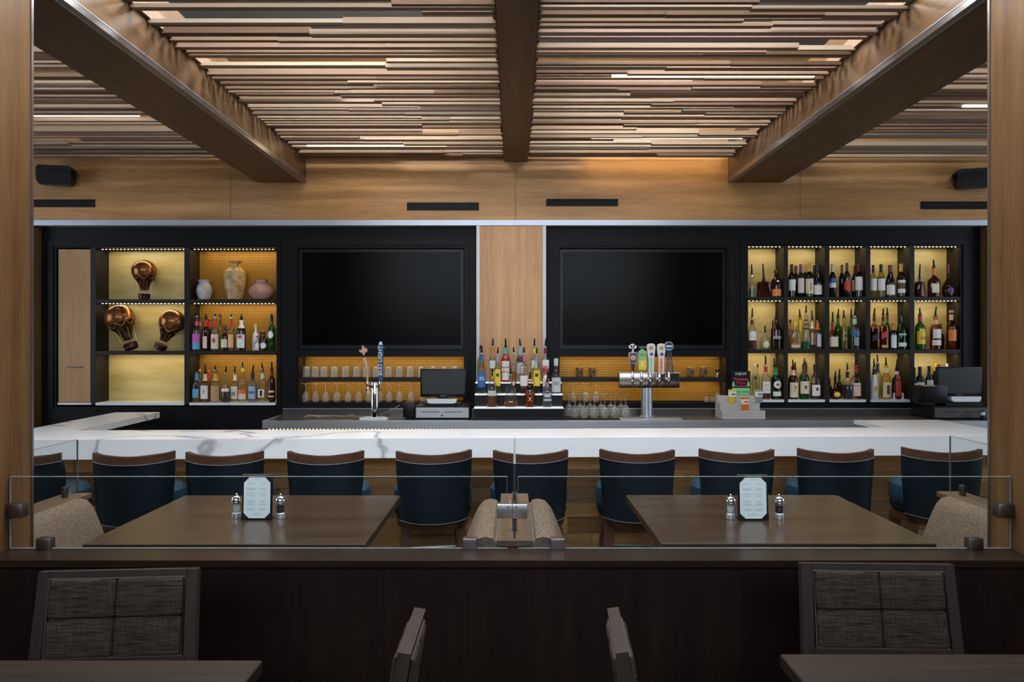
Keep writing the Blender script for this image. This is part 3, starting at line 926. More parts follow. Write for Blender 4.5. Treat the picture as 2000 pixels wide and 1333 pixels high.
table(0.59, 1.70, 2.885, 3.785, 0.75, TABLE_X, 'booth table with menu stand at right, behind the glass screen', ESPRESSO_X)
table(-1.75, WX(513, 1.834), 0.95, 1.834, 0.75, TABLE_F, 'dark dining table corner at the bottom left', CHAIR_WOOD)
table(WX(1523, 1.87), 1.85, 0.95, 1.87, 0.75, TABLE_F, 'dark dining table corner at the bottom right', CHAIR_WOOD)

# booth backs: wooden spine with an upholstered roll on the seat side(s)
def booth_back(xc, sides, y0, y1, lab):
    t = thing('booth_bench', lab, 'bench', (xc, (y0 + y1) / 2, 0), 0, 'tweed booth benches')
    h = (y1 - y0) / 2
    MB().box(-0.067, 0.067, -h, h, 0, 0.775).build('spine', ESPRESSO_Z, t)
    MB().box(-0.0675, 0.0675, -h, h, 0.775, 0.80, 0.002, 1).build('cap', BENCH_WOOD, t)
    for s in sides:
        prof = [(0.068, 0.42), (0.068, 0.785), (0.085, 0.806), (0.112, 0.812), (0.145, 0.803), (0.170, 0.775), (0.190, 0.735), (0.215, 0.672), (0.235, 0.62), (0.25, 0.50), (0.25, 0.42)]
        pl = [(s * a, b) for a, b in prof]
        MB().prism(pl, -h + 0.004, h - 0.17).build('back_cushion', TWEED, t)
        MB().tube([(s * 0.071, -h + 0.004, 0.79), (s * 0.071, h - 0.17, 0.79)], 0.004, 6).build('piping', PIPING, t)
        a, b = sorted((s * 0.07, s * 0.56))
        MB().box(a, b, -h + 0.004, h - 0.17, 0.36, 0.46, 0.03, 3).build('seat_cushion', TWEED, t)
        MB().box(a, b - 0.03 * s if s > 0 else b, -h + 0.01, h - 0.18, 0, 0.36).build('plinth', ESPRESSO_Z, t)
booth_back(0.0, (-1, 1), 2.752, 3.59, 'double sided tweed booth bench under the central glass divider')
booth_back(-2.19, (1,), 2.865, 3.60, 'tweed booth bench at the left edge behind the post')
booth_back(2.21, (-1,), 2.865, 3.64, 'tweed booth bench at the right edge behind the post')

# low partition between the seating bays
DG = 2.73
t = thing('partition', 'low dark wood partition with ledge across the foreground', 'partition', (0, 2.62, 0))
pj = [PL + 0.001, -0.34, 0.42, PR - 0.001]
pj = [PL + 0.001, WX(750, 2.62), WX(915, 2.62), PR - 0.001]
for a, b in zip(pj, pj[1:]):
    MB().box(a + 0.0008, b - 0.0008, 0.0, 0.02, 0.0, 0.746).build('panel', ESPRESSO_Z, t)
MB().box(PL + 0.001, PR - 0.001, 0.02, 0.115, 0, 0.746).build('core', ESPRESSO_Z, t)
MB().box(PL + 0.001, PR - 0.001, -0.032, 0.130, 0.746, 0.773, 0.002, 1).build('ledge', ESPRESSO_X, t)

# glass screens
def pane_x(x0, x1, z0, z1, lab, clips, wallside):
    t = thing('glass_screen', lab, 'glass screen', ((x0 + x1) / 2, DG, z0), 0, 'frameless glass screens')
    hx = (x1 - x0) / 2; h = z1 - z0
    MB().box(-hx, hx, -0.004, 0.004, 0, h).build('pane', PANE, t)
    MB().box(-hx, hx, -0.0041, 0.0041, h - 0.0005, h + 0.0016).build('edge', PANE_EDGE, t)
    MB().box(-hx, hx, -0.0041, 0.0041, -0.0015, 0.001).build('edge', PANE_EDGE, t)
    for s in (-1, 1):
        a, b = sorted((s * hx, s * (hx + 0.0012)))
        MB().box(a, b, -0.0041, 0.0041, 0, h).build('edge', PANE_EDGE, t)
    for c in clips:
        xx = c - t.location.x
        MB().box(xx - 0.027, xx + 0.027, -0.018, 0.018, -0.010, 0.040, 0.003, 2).build('clip', CLIP, t)
    ws = wallside
    a, b = sorted((ws * (hx + 0.004), ws * (hx - 0.055)))
    MB().box(a, b, -0.022, 0.022, 0.118, 0.172, 0.004, 2).build('wall_clip', CLIP, t)
pane_x(PL + 0.006, WX(990, DG), 0.776, 1.048, 'frameless glass screen on the partition, left half', (WX(89, DG), WX(918, DG)), -1)
pane_x(WX(1012, DG), PR - 0.006, 0.776, 1.048, 'frameless glass screen on the partition, right half', (WX(1089, DG), WX(1902, DG)), 1)
t = thing('corner_plate', 'brushed metal plate with four screws joining the glass screens', 'bracket', (WX(1000.5, DG), DG, WZ(1012.5, DG)))
pw = 0.0575
MB().box(-pw, pw, -0.012, -0.005, 0.0, 0.055, 0.0025, 2).build('plate', CLIPB, t)
MB().box(-0.0015, 0.0015, -0.013, -0.0118, 0.0, 0.055).build('joint', STEELD, t)
for sx in (-1, 1):
    for zz in (0.011, 0.044):
        MB().tube([(sx * 0.0155, -0.0135, zz), (sx * 0.0155, -0.0115, zz)], 0.0045, 10).build('screw', STEELD, t)
MB().box(-0.010, -0.0055, -0.0050, 0.075, 0.004, 0.051).build('side_plate', CLIPB, t)
MB().box(0.0055, 0.010, -0.0050, 0.075, 0.004, 0.051).build('side_plate', CLIPB, t)

def pane_y(xc, y0, y1, z0, z1, lab):
    t = thing('glass_screen', lab, 'glass screen', (xc, (y0 + y1) / 2, z0), 0, 'frameless glass screens')
    h = (y1 - y0) / 2
    MB().box(-0.004, 0.004, -h, h, 0, z1 - z0).build('pane', PANE, t)
    MB().box(-0.0042, 0.0042, -h, h, z1 - z0 - 0.0005, z1 - z0 + 0.0016).build('edge', PANE_EDGE, t)
    for yy in (-h - 0.0015, h):
        MB().box(-0.0042, 0.0042, yy, yy + 0.0015, 0, z1 - z0).build('edge', flat('glass_edge_dark', (0.05, 0.05, 0.045), 0.2) if abs(xc) < 1 else PANE_EDGE, t)  # centre edge darkened, its dark reflection put into the colour
    for yy in (-h + 0.13, h - 0.10):
        MB().box(-0.010, 0.010, yy - 0.016, yy + 0.016, -0.001, 0.05, 0.003, 2).build('clip', CLIP, t)
pane_y(0.0, 2.765, 3.475, 0.803, 1.090, 'glass divider seen edge-on above the central bench')
pane_y(-2.19, 2.875, 3.59, 0.803, 1.068, 'small glass screen on the left bench back')
pane_y(2.21, 2.875, 3.636, 0.803, 1.080, 'small glass screen on the right bench back')

# ================================================================== table top pieces
INK = paint((0.42, 0.45, 0.47), 0.8)
PAPER = flat('menu_paper', (0.78, 0.84, 0.86), 0.6)
def menu(px, py, lab):
    D = F * (CH - 0.75) / (py - CY)
    t = thing('menu_stand', lab, 'menu', (WX(px, D), D, 0.7505), 0, 'table menu stands')
    R = (0.06, 0, 0)
    b = MB().box(-0.069, 0.069, -0.004, 0.004, 0, 0.202, 0.002, 1).build('holder', PLASTIC, t, rot=(-0.05, 0, 0))
    k = 0.024
    a0, a1, c0, c1 = -0.060, 0.060, 0.008, 0.192
    oct_ = [(a0 + k, c0), (a1 - k, c0), (a1, c0 + k), (a1, c1 - k), (a1 - k, c1), (a0 + k, c1), (a0, c1 - k), (a0, c0 + k)]
    p = MB().prism(oct_, -0.0056, -0.0042).build('menu_sheet', PAPER, b)
    m = MB(); rr = random.Random(5)
    m.box(-0.012, 0.012, -0.0060, -0.0055, 0.1815, 0.1835)
    for colx in (-0.028, 0.026):
        for zz in (0.164, 0.141, 0.136, 0.118, 0.108, 0.084, 0.080, 0.072, 0.068, 0.050, 0.046):
            w = rr.uniform(0.010, 0.021)
            m.box(colx - w, colx + w, -0.0060, -0.0055, zz, zz + 0.0018)
    m.box(-0.026, 0.026, -0.0060, -0.0055, 0.024, 0.0255); m.box(-0.010, 0.010, -0.0060, -0.0055, 0.029, 0.031)
    m.build('printed_lines', INK, b, smooth=False)
    for sx in (-1, 1):
        for zt in (0, 1):
            c = [(sx * 0.069, 0.0 if not zt else 0.202), (sx * 0.036, 0.0 if not zt else 0.202), (sx * 0.069, 0.034 if not zt else 0.168)]
            MB().prism(c, -0.0075, -0.0040).build('corner_tab', RUBBER, b, smooth=False)
    MB().box(-0.069, 0.069, -0.0045, 0.012, 0.199, 0.2045).build('top_edge', STEELD, b)
    MB().box(-0.06, 0.06, 0.0, 0.06, 0.0, 0.003).build('foot', PLASTIC, t)
menu(502, 1016, 'black menu stand with white sheet on the left booth table')
menu(1471, 1017, 'black menu stand with white sheet on the right booth table')

MILLGLASS = thin_glass('mill_glass', (0.9, 0.92, 0.92), 0.5, 1.5)
SALT = flat('salt', (0.62, 0.63, 0.64), 0.7); PEPPER = flat('peppercorns', (0.03, 0.022, 0.02), 0.6)
def mill(px, py, fill, lab):
    D = F * (CH - 0.75) / (py - CY)
    t = thing('spice_mill', lab, 'mill', (WX(px, D), D, 0.7505), 0, 'salt and pepper mills')
    MB().lathe([(0.020, 0.0), (0.021, 0.004), (0.019, 0.024), (0.017, 0.026)], 20).build('base', STEEL, t)
    MB().lathe([(0.0165, 0.027), (0.019, 0.04), (0.0205, 0.062), (0.018, 0.068)], 20).build('glass_body', MILLGLASS, t)
    MB().lathe([(0.004, 0.028), (0.015, 0.029), (0.0165, 0.058), (0.003, 0.060)], 16).build('contents', fill, t)
    MB().lathe([(0.0205, 0.067), (0.023, 0.074), (0.0225, 0.085), (0.017, 0.097), (0.008, 0.103), (0.004, 0.104)], 20).build('dome_cap', CHROME, t)
    MB().lathe([(0.003, 0.103), (0.007, 0.106), (0.007, 0.110), (0.003, 0.113)], 12).build('knob', CHROME, t)
mill(462, 1012, SALT, 'steel topped salt mill on the left booth table')
mill(548, 1013, PEPPER, 'steel topped pepper mill on the left booth table')
mill(1427, 1014, SALT, 'steel topped salt mill on the right booth table')
mill(1522, 1014, PEPPER, 'steel topped pepper mill on the right booth table')

# ================================================================== dining chairs
def chair(loc, rotz, wid, lab, top=0.87, depth=0.44):
    """faces local -Y; back at y=0"""
    t = thing('dining_chair', lab, 'chair', loc, rotz, 'dark wood dining chairs')
    hw = wid / 2
    lean = 0.16
    zb, zt = 0.50, top
    z2 = zt - zb
    tp = 1.045
    k = 0.029 * min(1.0, wid / 0.466) + 0.004
    # leaning back frame, built upright in its own space then tilted
    e = bpy.data.objects.new('back_frame', None)
    fr = MB()
    # side stiles taper outward towards the seat; rails top and bottom
    for s in (-1, 1):
        a = [(s * hw, z2), (s * (hw - k), z2), (s * (hw * tp - k), 0.0), (s * hw * tp, 0.0)]
        fr.prism(a, -0.015, 0.015)
    fr.prism([(-hw + k * 0.9, z2), (hw - k * 0.9, z2), (hw - k * 0.9, z2 - 0.019), (-hw + k * 0.9, z2 - 0.019)], -0.015, 0.015)
    fr.box(-hw + k * 0.6, hw - k * 0.6, -0.015, 0.015, 0.0, 0.117)
    b = fr.build('back_frame', CHAIR_WOOD, t, loc=(0, 0.0, zb), rot=(-lean, 0, 0), smooth=False)
    iw = hw - k
    zl, zh = 0.120, z2 - 0.022
    for side in (-1, 1):
        for sx in (-1, 1):
            for (za, zc) in ((zl, (zl + zh) / 2), ((zl + zh) / 2, zh)):
                xa, xb = sorted((sx * 0.0005, sx * (iw - 0.004)))
                ya, yb = sorted((side * 0.004, side * 0.026))
                MB().box(xa, xb, ya, yb, za + 0.0005, zc - 0.0005, 0.010, 3).build('cushion_quarter', CHAIRFAB, b)
        yy = side * 0.017
        MB().tube([(-iw + 0.001, yy, zl), (iw - 0.001, yy, zl), (iw - 0.001, yy, zh), (-iw + 0.001, yy, zh), (-iw + 0.001, yy, zl)], 0.003, 6).build('piping', CHAIRPIPE, b)
    MB().box(-hw, hw, -depth, -0.02, 0.40, 0.475, 0.02, 3).build('seat', CHAIRFAB, t)
    MB().box(-hw + 0.01, hw - 0.01, -depth + 0.01, -0.01, 0.35, 0.40).build('seat_rail', CHAIR_WOOD, t)
    for s in (-1, 1):
        MB().box(s * (hw - 0.02) - 0.02, s * (hw - 0.02) + 0.02, -depth, -depth + 0.04, 0, 0.36).build('leg', CHAIR_WOOD, t)
        MB().box(s * (hw - 0.02) - 0.02, s * (hw - 0.02) + 0.02, -0.035, 0.012, 0, 0.52).build('leg', CHAIR_WOOD, t)
    return t
lean_y = math.tan(0.16) * 0.37
chair((WX(239, 2.197), 2.197 - lean_y, 0), 0.07, 0.466, 'dining chair with quilted back facing the camera, lower left')
chair((WX(1708, 2.258), 2.258 - lean_y, 0), -0.03, 0.470, 'dining chair with quilted back facing the camera, lower right')
chair((-0.271 + lean_y * -0.6, 1.745, 0), -PI / 2, 0.272, 'dining chair seen edge-on at the left of the aisle')
chair((0.273 + lean_y * 0.6, 1.745, 0), PI / 2 - 0.06, 0.272, 'dining chair seen edge-on at the right of the aisle')

# ================================================================== lettering used in the scene
make_texts(['1876', 'TX', 'J&B', '7', 'OLD', '101', 'BUD LIGHT', 'BAR', 'NEW', 'Yummy', 'Mule', 'Cocktails', 'Try me', 'MENU', 'T', 'X'])

# ================================================================== bottles
GL = {
    'clear': thin_glass('glass_clear', (0.92, 0.93, 0.90), 0.50, 1.5, 0, 0.02, (0.85, 0.86, 0.85)),
    'green': thin_glass('glass_green', (0.20, 0.50, 0.16), 0.45, 1.5, 0, 0.25, (0.03, 0.14, 0.03)),
    'dkgreen': thin_glass('glass_dark_green', (0.05, 0.16, 0.06), 0.4, 1.5, 0, 0.5, (0.006, 0.035, 0.012)),
    'black': flat('glass_black', (0.006, 0.005, 0.006), 0.08),
    'amber': thin_glass('glass_amber', (0.78, 0.46, 0.16), 0.45, 1.5),
    'brown': thin_glass('glass_brown', (0.34, 0.13, 0.05), 0.4, 1.5, 0, 0.35, (0.06, 0.018, 0.008)),
    'pink': thin_glass('glass_pink', (0.92, 0.78, 0.70), 0.5, 1.5),
    'yellow': thin_glass('glass_yellow', (0.92, 0.80, 0.35), 0.5, 1.5),
    'straw': thin_glass('glass_straw', (0.80, 0.78, 0.35), 0.45, 1.5),
    'red': flat('glass_red', (0.28, 0.012, 0.015), 0.12),
    'white': flat('glass_white', (0.72, 0.73, 0.76), 0.2),
    'smoke': thin_glass('glass_smoke', (0.70, 0.74, 0.78), 0.45, 1.5, 0, 0.08, (0.6, 0.63, 0.66)),
}
LQ = {
    'amber': thin_glass('liquor_amber', (0.72, 0.36, 0.08), 0.6, 1.33, 0, 0.22, (0.55, 0.20, 0.025)),
    'brown': thin_glass('liquor_brown', (0.36, 0.13, 0.04), 0.6, 1.33, 0, 0.35, (0.10, 0.03, 0.01)),
    'dark': flat('liquor_dark', (0.03, 0.010, 0.008), 0.2),
    'red': thin_glass('liquor_red', (0.50, 0.08, 0.06), 0.6, 1.33, 0, 0.4, (0.18, 0.02, 0.02)),
    'green': thin_glass('liquor_green', (0.05, 0.50, 0.12), 0.7, 1.33, 0, 0.5, (0.01, 0.20, 0.04)),
    'olive': thin_glass('liquor_olive', (0.45, 0.52, 0.18), 0.7, 1.33, 0, 0.3, (0.16, 0.2, 0.05)),
    'orange': thin_glass('liquor_orange', (0.90, 0.45, 0.10), 0.7, 1.33, 0, 0.3, (0.5, 0.2, 0.03)),
    'gold': thin_glass('liquor_gold', (0.85, 0.62, 0.20), 0.7, 1.33, 0, 0.1, (0.4, 0.25, 0.05)),
    'clear': thin_glass('liquor_clear', (0.93, 0.94, 0.92), 0.8, 1.33),
    'pink': thin_glass('liquor_pink', (0.92, 0.66, 0.55), 0.8, 1.33, 0, 0.15, (0.6, 0.35, 0.28)),
}
PC = {'white': (0.80, 0.79, 0.76), 'cream': (0.74, 0.65, 0.46), 'red': (0.55, 0.03, 0.025), 'orange': (0.78, 0.20, 0.03), 'yellow': (0.80, 0.60, 0.04),
      'black': (0.012, 0.012, 0.014), 'blue': (0.03, 0.13, 0.38), 'sky': (0.10, 0.38, 0.66), 'navy': (0.012, 0.015, 0.06), 'pink': (0.78, 0.10, 0.28), 'blush': (0.80, 0.60, 0.52),
      'gold': (0.60, 0.36, 0.08), 'tan': (0.50, 0.30, 0.14), 'brown': (0.10, 0.04, 0.02), 'maroon': (0.14, 0.012, 0.016), 'teal': (0.03, 0.45, 0.36), 'purple': (0.10, 0.03, 0.18),
      'green': (0.03, 0.22, 0.06), 'silver': (0.6, 0.6, 0.62), 'grey': (0.30, 0.33, 0.38), 'peach': (0.80, 0.45, 0.25), 'paleblue': (0.30, 0.42, 0.62), 'magenta': (0.60, 0.10, 0.42), 'wax': (0.60, 0.02, 0.03), 'mint': (0.62, 0.78, 0.66)}
def pc(k): return paint(PC[k], 0.45)

PROF = {
    'wine':   [(0.90, 0), (1, .015), (1, .57), (.93, .63), (.66, .70), (.43, .755), (.38, .80), (.37, .96), (.42, .965), (.42, 1.0)],
    'burg':   [(0.92, 0), (1, .015), (1, .40), (.93, .50), (.72, .62), (.50, .72), (.40, .80), (.37, .95), (.42, .955), (.42, 1.0)],
    'liq':    [(0.92, 0), (1, .015), (1, .60), (.95, .655), (.72, .71), (.44, .755), (.38, .79), (.36, .95), (.42, .955), (.42, 1.0)],
    'tall':   [(0.92, 0), (1, .01), (1, .66), (.90, .71), (.55, .76), (.42, .80), (.40, .96), (.46, .965), (.46, 1.0)],
    'taper':  [(0.95, 0), (1, .01), (.98, .30), (.85, .52), (.62, .70), (.42, .84), (.32, .94), (.36, .955), (.36, 1.0)],
    'slim':   [(0.95, 0), (1, .01), (.92, .30), (.80, .60), (.68, .80), (.62, .95), (.72, .96), (.72, 1.0)],
    'square': [(0.97, 0), (1, .015), (1, .64), (.94, .69), (.62, .73), (.36, .76), (.33, .80), (.33, .95), (.38, .955), (.38, 1.0)],
    'decant': [(0.96, 0), (1, .02), (1, .74), (.92, .80), (.50, .84), (.24, .86), (.22, .96), (.26, .965), (.26, 1.0)],
    'bulb':   [(0.55, 0), (.82, .03), (1, .16), (.97, .27), (.75, .40), (.42, .50), (.27, .58), (.24, .75), (.23, .96), (.27, .965), (.27, 1.0)],
    'flask':  [(0.94, 0), (1, .03), (1, .50), (.93, .56), (.55, .64), (.28, .70), (.24, .75), (.24, .95), (.28, .955), (.28, 1.0)],
    'dome':   [(0.97, 0), (1, .02), (1, .55), (.96, .65), (.82, .75), (.55, .83), (.36, .865), (.34, .87), (.40, .875), (.40, 1.0)],
    'pear':   [(0.70, 0), (.97, .03), (1, .12), (.92, .20), (.64, .32), (.52, .36), (.66, .41), (.76, .50), (.72, .58), (.45, .66), (.22, .70), (.18, .95), (.22, .955), (.22, 1.0)],
}
SQ = {'square': 7.0, 'decant': 8.0, 'flask': 3.2}
def prof_r(prof, z):
    for (r0, z0), (r1, z1) in zip(prof, prof[1:]):
        if z0 <= z <= z1: return r0 + (r1 - r0) * (z - z0) / max(1e-6, z1 - z0)
    return prof[-1][0]


def bottle(name, label, cat, group, x, y, z, R, H, prof, glass, liquid=None, labels=(), sleeve=None, cap=None, pour=0.0, dy=1.0, tilt=0.0, lets=()):
    """labels: (z0, z1, colour, half-angle[, kind]); sleeve: (z0, z1, colour); cap: (colour, height m); pour: height of pourer in m"""
    t = thing(name, label, cat, (x, y, z), 0, group)
    P = [(r * R, zz * H) for r, zz in PROF[prof]]
    e = SQ.get(prof, 2.0)
    sqt = 0.72 * H if e > 2 else None
    n = 20 if e <= 2 else 28
    MB().lathe(P, n, dy=dy, sq=e, sqtop=sqt if e > 2 else (0.60 * H if dy != 1 else None)).build('glass_body', GL[glass], t)
    if liquid:
        lk, fill = liquid
        Q = [(max(0.0005, r * R - 0.003), max(0.004, zz * H)) for r, zz in PROF[prof] if zz < fill]
        Q.append((max(0.0005, prof_r(PROF[prof], fill) * R - 0.003), fill * H))
        MB().lathe(Q, n, dy=dy, sq=e, sqtop=sqt if e > 2 else None).build('liquid', LQ[lk], t)
    first = None
    for lb in labels:
        z0, z1, colr, ha = lb[:4]
        rings = []
        ns = 12
        steps = 6
        for k in range(steps + 1):
            zz = z0 + (z1 - z0) * k / steps
            r = prof_r(PROF[prof], zz) * R + 0.0012
            hh = ha
            if len(lb) > 4 and lb[4] == 'round':
                hh = max(0.03, ha * math.sqrt(max(0.0, 1 - (2 * k / steps - 1) ** 2)))
            if len(lb) > 4 and lb[4] == 'diag':
                pass
            rr = []
            for i in range(ns + 1):
                a = -PI / 2 - hh + 2 * hh * i / ns
                kk = (abs(math.cos(a)) ** e + abs(math.sin(a)) ** e) ** (-1.0 / e) if e > 2 else 1.0
                sh = (math.cos(a)) * 0.06 * H if len(lb) > 4 and lb[4] == 'diag' else 0.0
                rr.append((r * kk * math.cos(a), r * kk * dy * math.sin(a), zz * H + sh))
            rings.append(rr)
        o = MB().rings(rings, closed=False).build('label', pc(colr), t)
        first = first or o
    if sleeve:
        z0, z1, colr = sleeve
        rs = [(prof_r(PROF[prof], zz) * R + 0.0012, zz * H) for zz in (z0, z0 + (z1 - z0) * 0.33, z0 + (z1 - z0) * 0.66, z1)]
        MB().lathe([(0.002, z0 * H)] + rs + [(0.002, z1 * H)], 14).build('neck_sleeve', pc(colr), t)
    rn = prof_r(PROF[prof], 0.99) * R
    top = H
    if cap:
        ck, ch = cap
        MB().lathe([(rn * 1.08, 0), (rn * 1.08, ch * 0.9), (rn * 0.95, ch)], 14, (0, 0, H + 0.0002)).build('cap', pc(ck), t)
        top = H + ch
    if pour > 0:
        c = MB().lathe([(0.010, 0), (0.010, 0.006), (0.013, 0.007), (0.013, 0.011), (0.008, 0.014)], 12, (0, 0, top)).build('pourer_collar', CHROME if glass == 'clear' else RUBBER, t)
        lx = random.uniform(-0.10, 0.10) * pour
        MB().tube([(0, 0, top + 0.012), (lx * 0.4, 0, top + pour * 0.5), (lx, -0.003, top + pour)], [0.0085, 0.0075, 0.0055], 8).build('pourer_spout', RUBBER, c)
    for lt in lets:
        word, sz, zc, colr, dx = lt[:5]
        r = prof_r(PROF[prof], zc) * R * dy
        text(word, sz, pc(colr), first or t, (dx, -r - 0.0022, zc * H), sx=lt[5] if len(lt) > 5 else 1.0)
    return t

def shelf_bottle(zone, zx, ztop, zw, zpour, prof, glass, row=0, **kw):
    """zone: (origin x, origin y, scale, base zoom y, front depth, shelf z, where)"""
    ox, oy, sc, zbase, D0, zs, where, grp = zone
    D = D0 + row * 0.096
    S = F / D
    x = WX(ox + zx / sc, D)
    R = zw / sc / S / 2 * 0.97
    if grp != GRP_C:
        for a, b in RC + [(370, 538)]:
            if a - 6 <= ox + zx / sc <= b + 6:
                x = min(max(x, cx(a) + R + 0.004), cx(b) - R - 0.004)
    H = (zbase - ztop) / sc / S
    pour = (ztop - zpour) / sc / S if zpour else 0.0
    desc = kw.pop('d')
    nm = kw.pop('name', 'liquor_bottle')
    bottle(nm, desc + ' ' + where, 'bottle', grp, x, D, zs, R, H, prof, glass, pour=pour, **kw)

DF = 6.655
GRP_C = 'bottles on the centre riser'
GRP_R = 'bottles in the right cabinet'
R1 = (1440, 460, 3.602, 430, DF, cz(580) + 0.0008, 'on top right shelf', GRP_R)
R2 = (1440, 460, 3.602, 797, DF, cz(683) + 0.0008, 'on middle right shelf', GRP_R)
R3 = (1440, 460, 3.602, 1152, DF, cz(781) + 0.0008, 'on bottom right shelf', GRP_R)
SB = shelf_bottle
W_ = dict(name='wine_bottle')
# top row
SB(R1, 103, 285, 46, 200, 'liq', 'clear', liquid=('olive', .40), d='clear bottle with green liquor beside a brown decanter')
SB(R1, 186, 300, 96, 195, 'decant', 'brown', dy=0.55, labels=((.10, .22, 'cream', .55), (.50, .56, 'tan', .7)), d='wide square brown decanter bottle')
SB(R1, 280, 250, 72, 0, 'liq', 'brown', labels=((.03, .30, 'orange', 1.25), (.58, .64, 'white', .22)), cap=('brown', .012), d='dark bottle with orange base band')
SB(R1, 383, 200, 50, 0, 'wine', 'black', sleeve=(.76, .995, 'black'), labels=((.19, .53, 'white', 1.2),), d='leftmost black capped red wine with white label', **W_)
SB(R1, 412, 206, 44, 0, 'wine', 'black', row=1, sleeve=(.76, .995, 'maroon'), d='dark wine bottle half hidden behind two others', **W_)
SB(R1, 446, 200, 46, 0, 'wine', 'black', sleeve=(.76, .995, 'purple'), labels=((.12, .57, 'blush', 1.2),), d='wine bottle with tall pale pink label', **W_)
SB(R1, 478, 197, 44, 0, 'wine', 'black', row=1, sleeve=(.76, .995, 'gold'), d='gold capped wine bottle standing behind another', **W_)
SB(R1, 506, 195, 58, 0, 'wine', 'black', sleeve=(.76, .995, 'gold'), labels=((.10, .54, 'cream', 1.3), (.20, .44, 'tan', .22)), d='gold capped wine with cream picture label', **W_)
SB(R1, 545, 204, 44, 0, 'wine', 'black', row=1, sleeve=(.76, .995, 'black'), d='dark wine bottle behind the navy capped one', **W_)
SB(R1, 569, 200, 60, 0, 'burg', 'black', sleeve=(.78, .995, 'navy'), labels=((.07, .36, 'white', 1.3),), d='navy capped sloping wine bottle with low white label', **W_)
SB(R1, 670, 198, 48, 0, 'wine', 'black', sleeve=(.76, .995, 'cream'), labels=((.42, .55, 'blue', 1.3), (.28, .42, 'white', 1.3)), d='wine with blue and white label', **W_)
SB(R1, 736, 200, 42, 0, 'wine', 'black', row=1, sleeve=(.76, .995, 'brown'), d='plain dark wine bottle behind the red labelled one', **W_)
SB(R1, 771, 190, 47, 0, 'wine', 'black', sleeve=(.76, .995, 'brown'), labels=((.14, .50, 'red', 1.3, 'round'), (.20, .44, 'red', 1.25)), d='wine bottle with bright red label', **W_)
SB(R1, 826, 205, 42, 0, 'wine', 'black', row=1, sleeve=(.76, .995, 'maroon'), labels=((.20, .54, 'peach', 1.2),), d='wine with peach label behind a maroon capped bottle', **W_)
SB(R1, 862, 195, 56, 0, 'wine', 'black', sleeve=(.76, .995, 'maroon'), labels=((.20, .60, 'white', 1.3),), d='maroon capped wine with large white label', **W_)
SB(R1, 956, 205, 44, 0, 'wine', 'straw', sleeve=(.76, .995, 'navy'), labels=((.20, .57, 'white', 1.2),), d='white wine bottle with navy capsule', **W_)
SB(R1, 1011, 200, 53, 0, 'wine', 'straw', sleeve=(.76, .995, 'black'), labels=((.20, .56, 'white', 1.3), (.56, .60, 'black', 1.3)), d='white wine bottle with black capsule and band', **W_)
SB(R1, 1075, 205, 62, 0, 'burg', 'black', sleeve=(.78, .995, 'maroon'), labels=((.07, .37, 'white', 1.25),), d='sloping red wine with maroon capsule and white label', **W_)
SB(R1, 1152, 195, 60, 0, 'wine', 'brown', sleeve=(.76, .995, 'gold'), labels=((.12, .24, 'white', 1.2), (.27, .42, 'brown', 1.2), (.42, .50, 'white', 1.2)), d='rose brown wine with gold capsule', **W_)
SB(R1, 1282, 300, 62, 200, 'decant', 'brown', dy=0.6, labels=((.18, .66, 'tan', .62),), d='flat square bottle with tan label')
SB(R1, 1383, 218, 82, 168, 'flask', 'brown', dy=0.6, labels=((.14, .44, 'cream', .60),), sleeve=(.72, .96, 'orange'), d='broad dark bottle with long orange neck')
SB(R1, 1483, 200, 84, 0, 'bulb', 'brown', labels=((.06, .30, 'purple', .55, 'round'),), sleeve=(.80, .99, 'maroon'), d='round bellied bottle with purple seal')
# middle row
SB(R2, 105, 580, 58, 508, 'liq', 'clear', liquid=('red', .30), labels=((.29, .58, 'white', 1.1), (.34, .44, 'blush', .9)), sleeve=(.80, .95, 'maroon'), d='leftmost bottle with white shield label')
SB(R2, 196, 690, 64, 630, 'dome', 'clear', labels=((.10, .55, 'cream', .7, 'round'),), d='short clear bottle with cream pattern')
SB(R2, 252, 650, 40, 595, 'liq', 'brown', row=1, d='small brown bottle behind a tall dark one')
SB(R2, 273, 575, 74, 515, 'liq', 'brown', liquid=('dark', .62), labels=((.33, .42, 'grey', .9),), d='tall dark liqueur bottle with grey band')
SB(R2, 373, 612, 46, 0, 'square', 'pink', row=1, cap=('brown', .03), d='pinkish bottle with brown stopper')
SB(R2, 402, 640, 80, 0, 'decant', 'clear', dy=0.7, cap=('yellow', .055), labels=((.08, .20, 'white', .66), (.20, .30, 'orange', .6)), d='clear square bottle with yellow stopper')
SB(R2, 441, 570, 30, 514, 'slim', 'yellow', row=1, labels=((.2, .9, 'yellow', .7),), d='tall slim yellow bottle')
SB(R2, 484, 548, 64, 488, 'taper', 'clear', liquid=('green', .22), labels=((.56, .60, 'black', 1.1), (.68, .72, 'black', 1.1), (.80, .84, 'black', 1.2)), d='tapered clear bottle with bright green base')
SB(R2, 528, 590, 44, 524, 'liq', 'pink', row=1, sleeve=(.70, .95, 'white'), labels=((.15, .55, 'blush', .8),), d='bottle with white neck behind a clear one')
SB(R2, 566, 605, 58, 530, 'liq', 'clear', sleeve=(.72, .97, 'orange'), labels=((.10, .55, 'silver', .5),), d='clear bottle with orange neck')
SB(R2, 596, 690, 26, 0, 'liq', 'black', row=1, labels=((.2, .6, 'red', .9),), d='small dark bottle with red label by the divider')
SB(R2, 671, 605, 66, 534, 'flask', 'amber', liquid=('amber', .5), sleeve=(.70, .96, 'wax'), labels=((.10, .46, 'cream', .95),), d='amber bottle with red wax neck and cream label')
SB(R2, 709, 568, 50, 512, 'liq', 'green', row=1, d='green bottle behind the red waxed one')
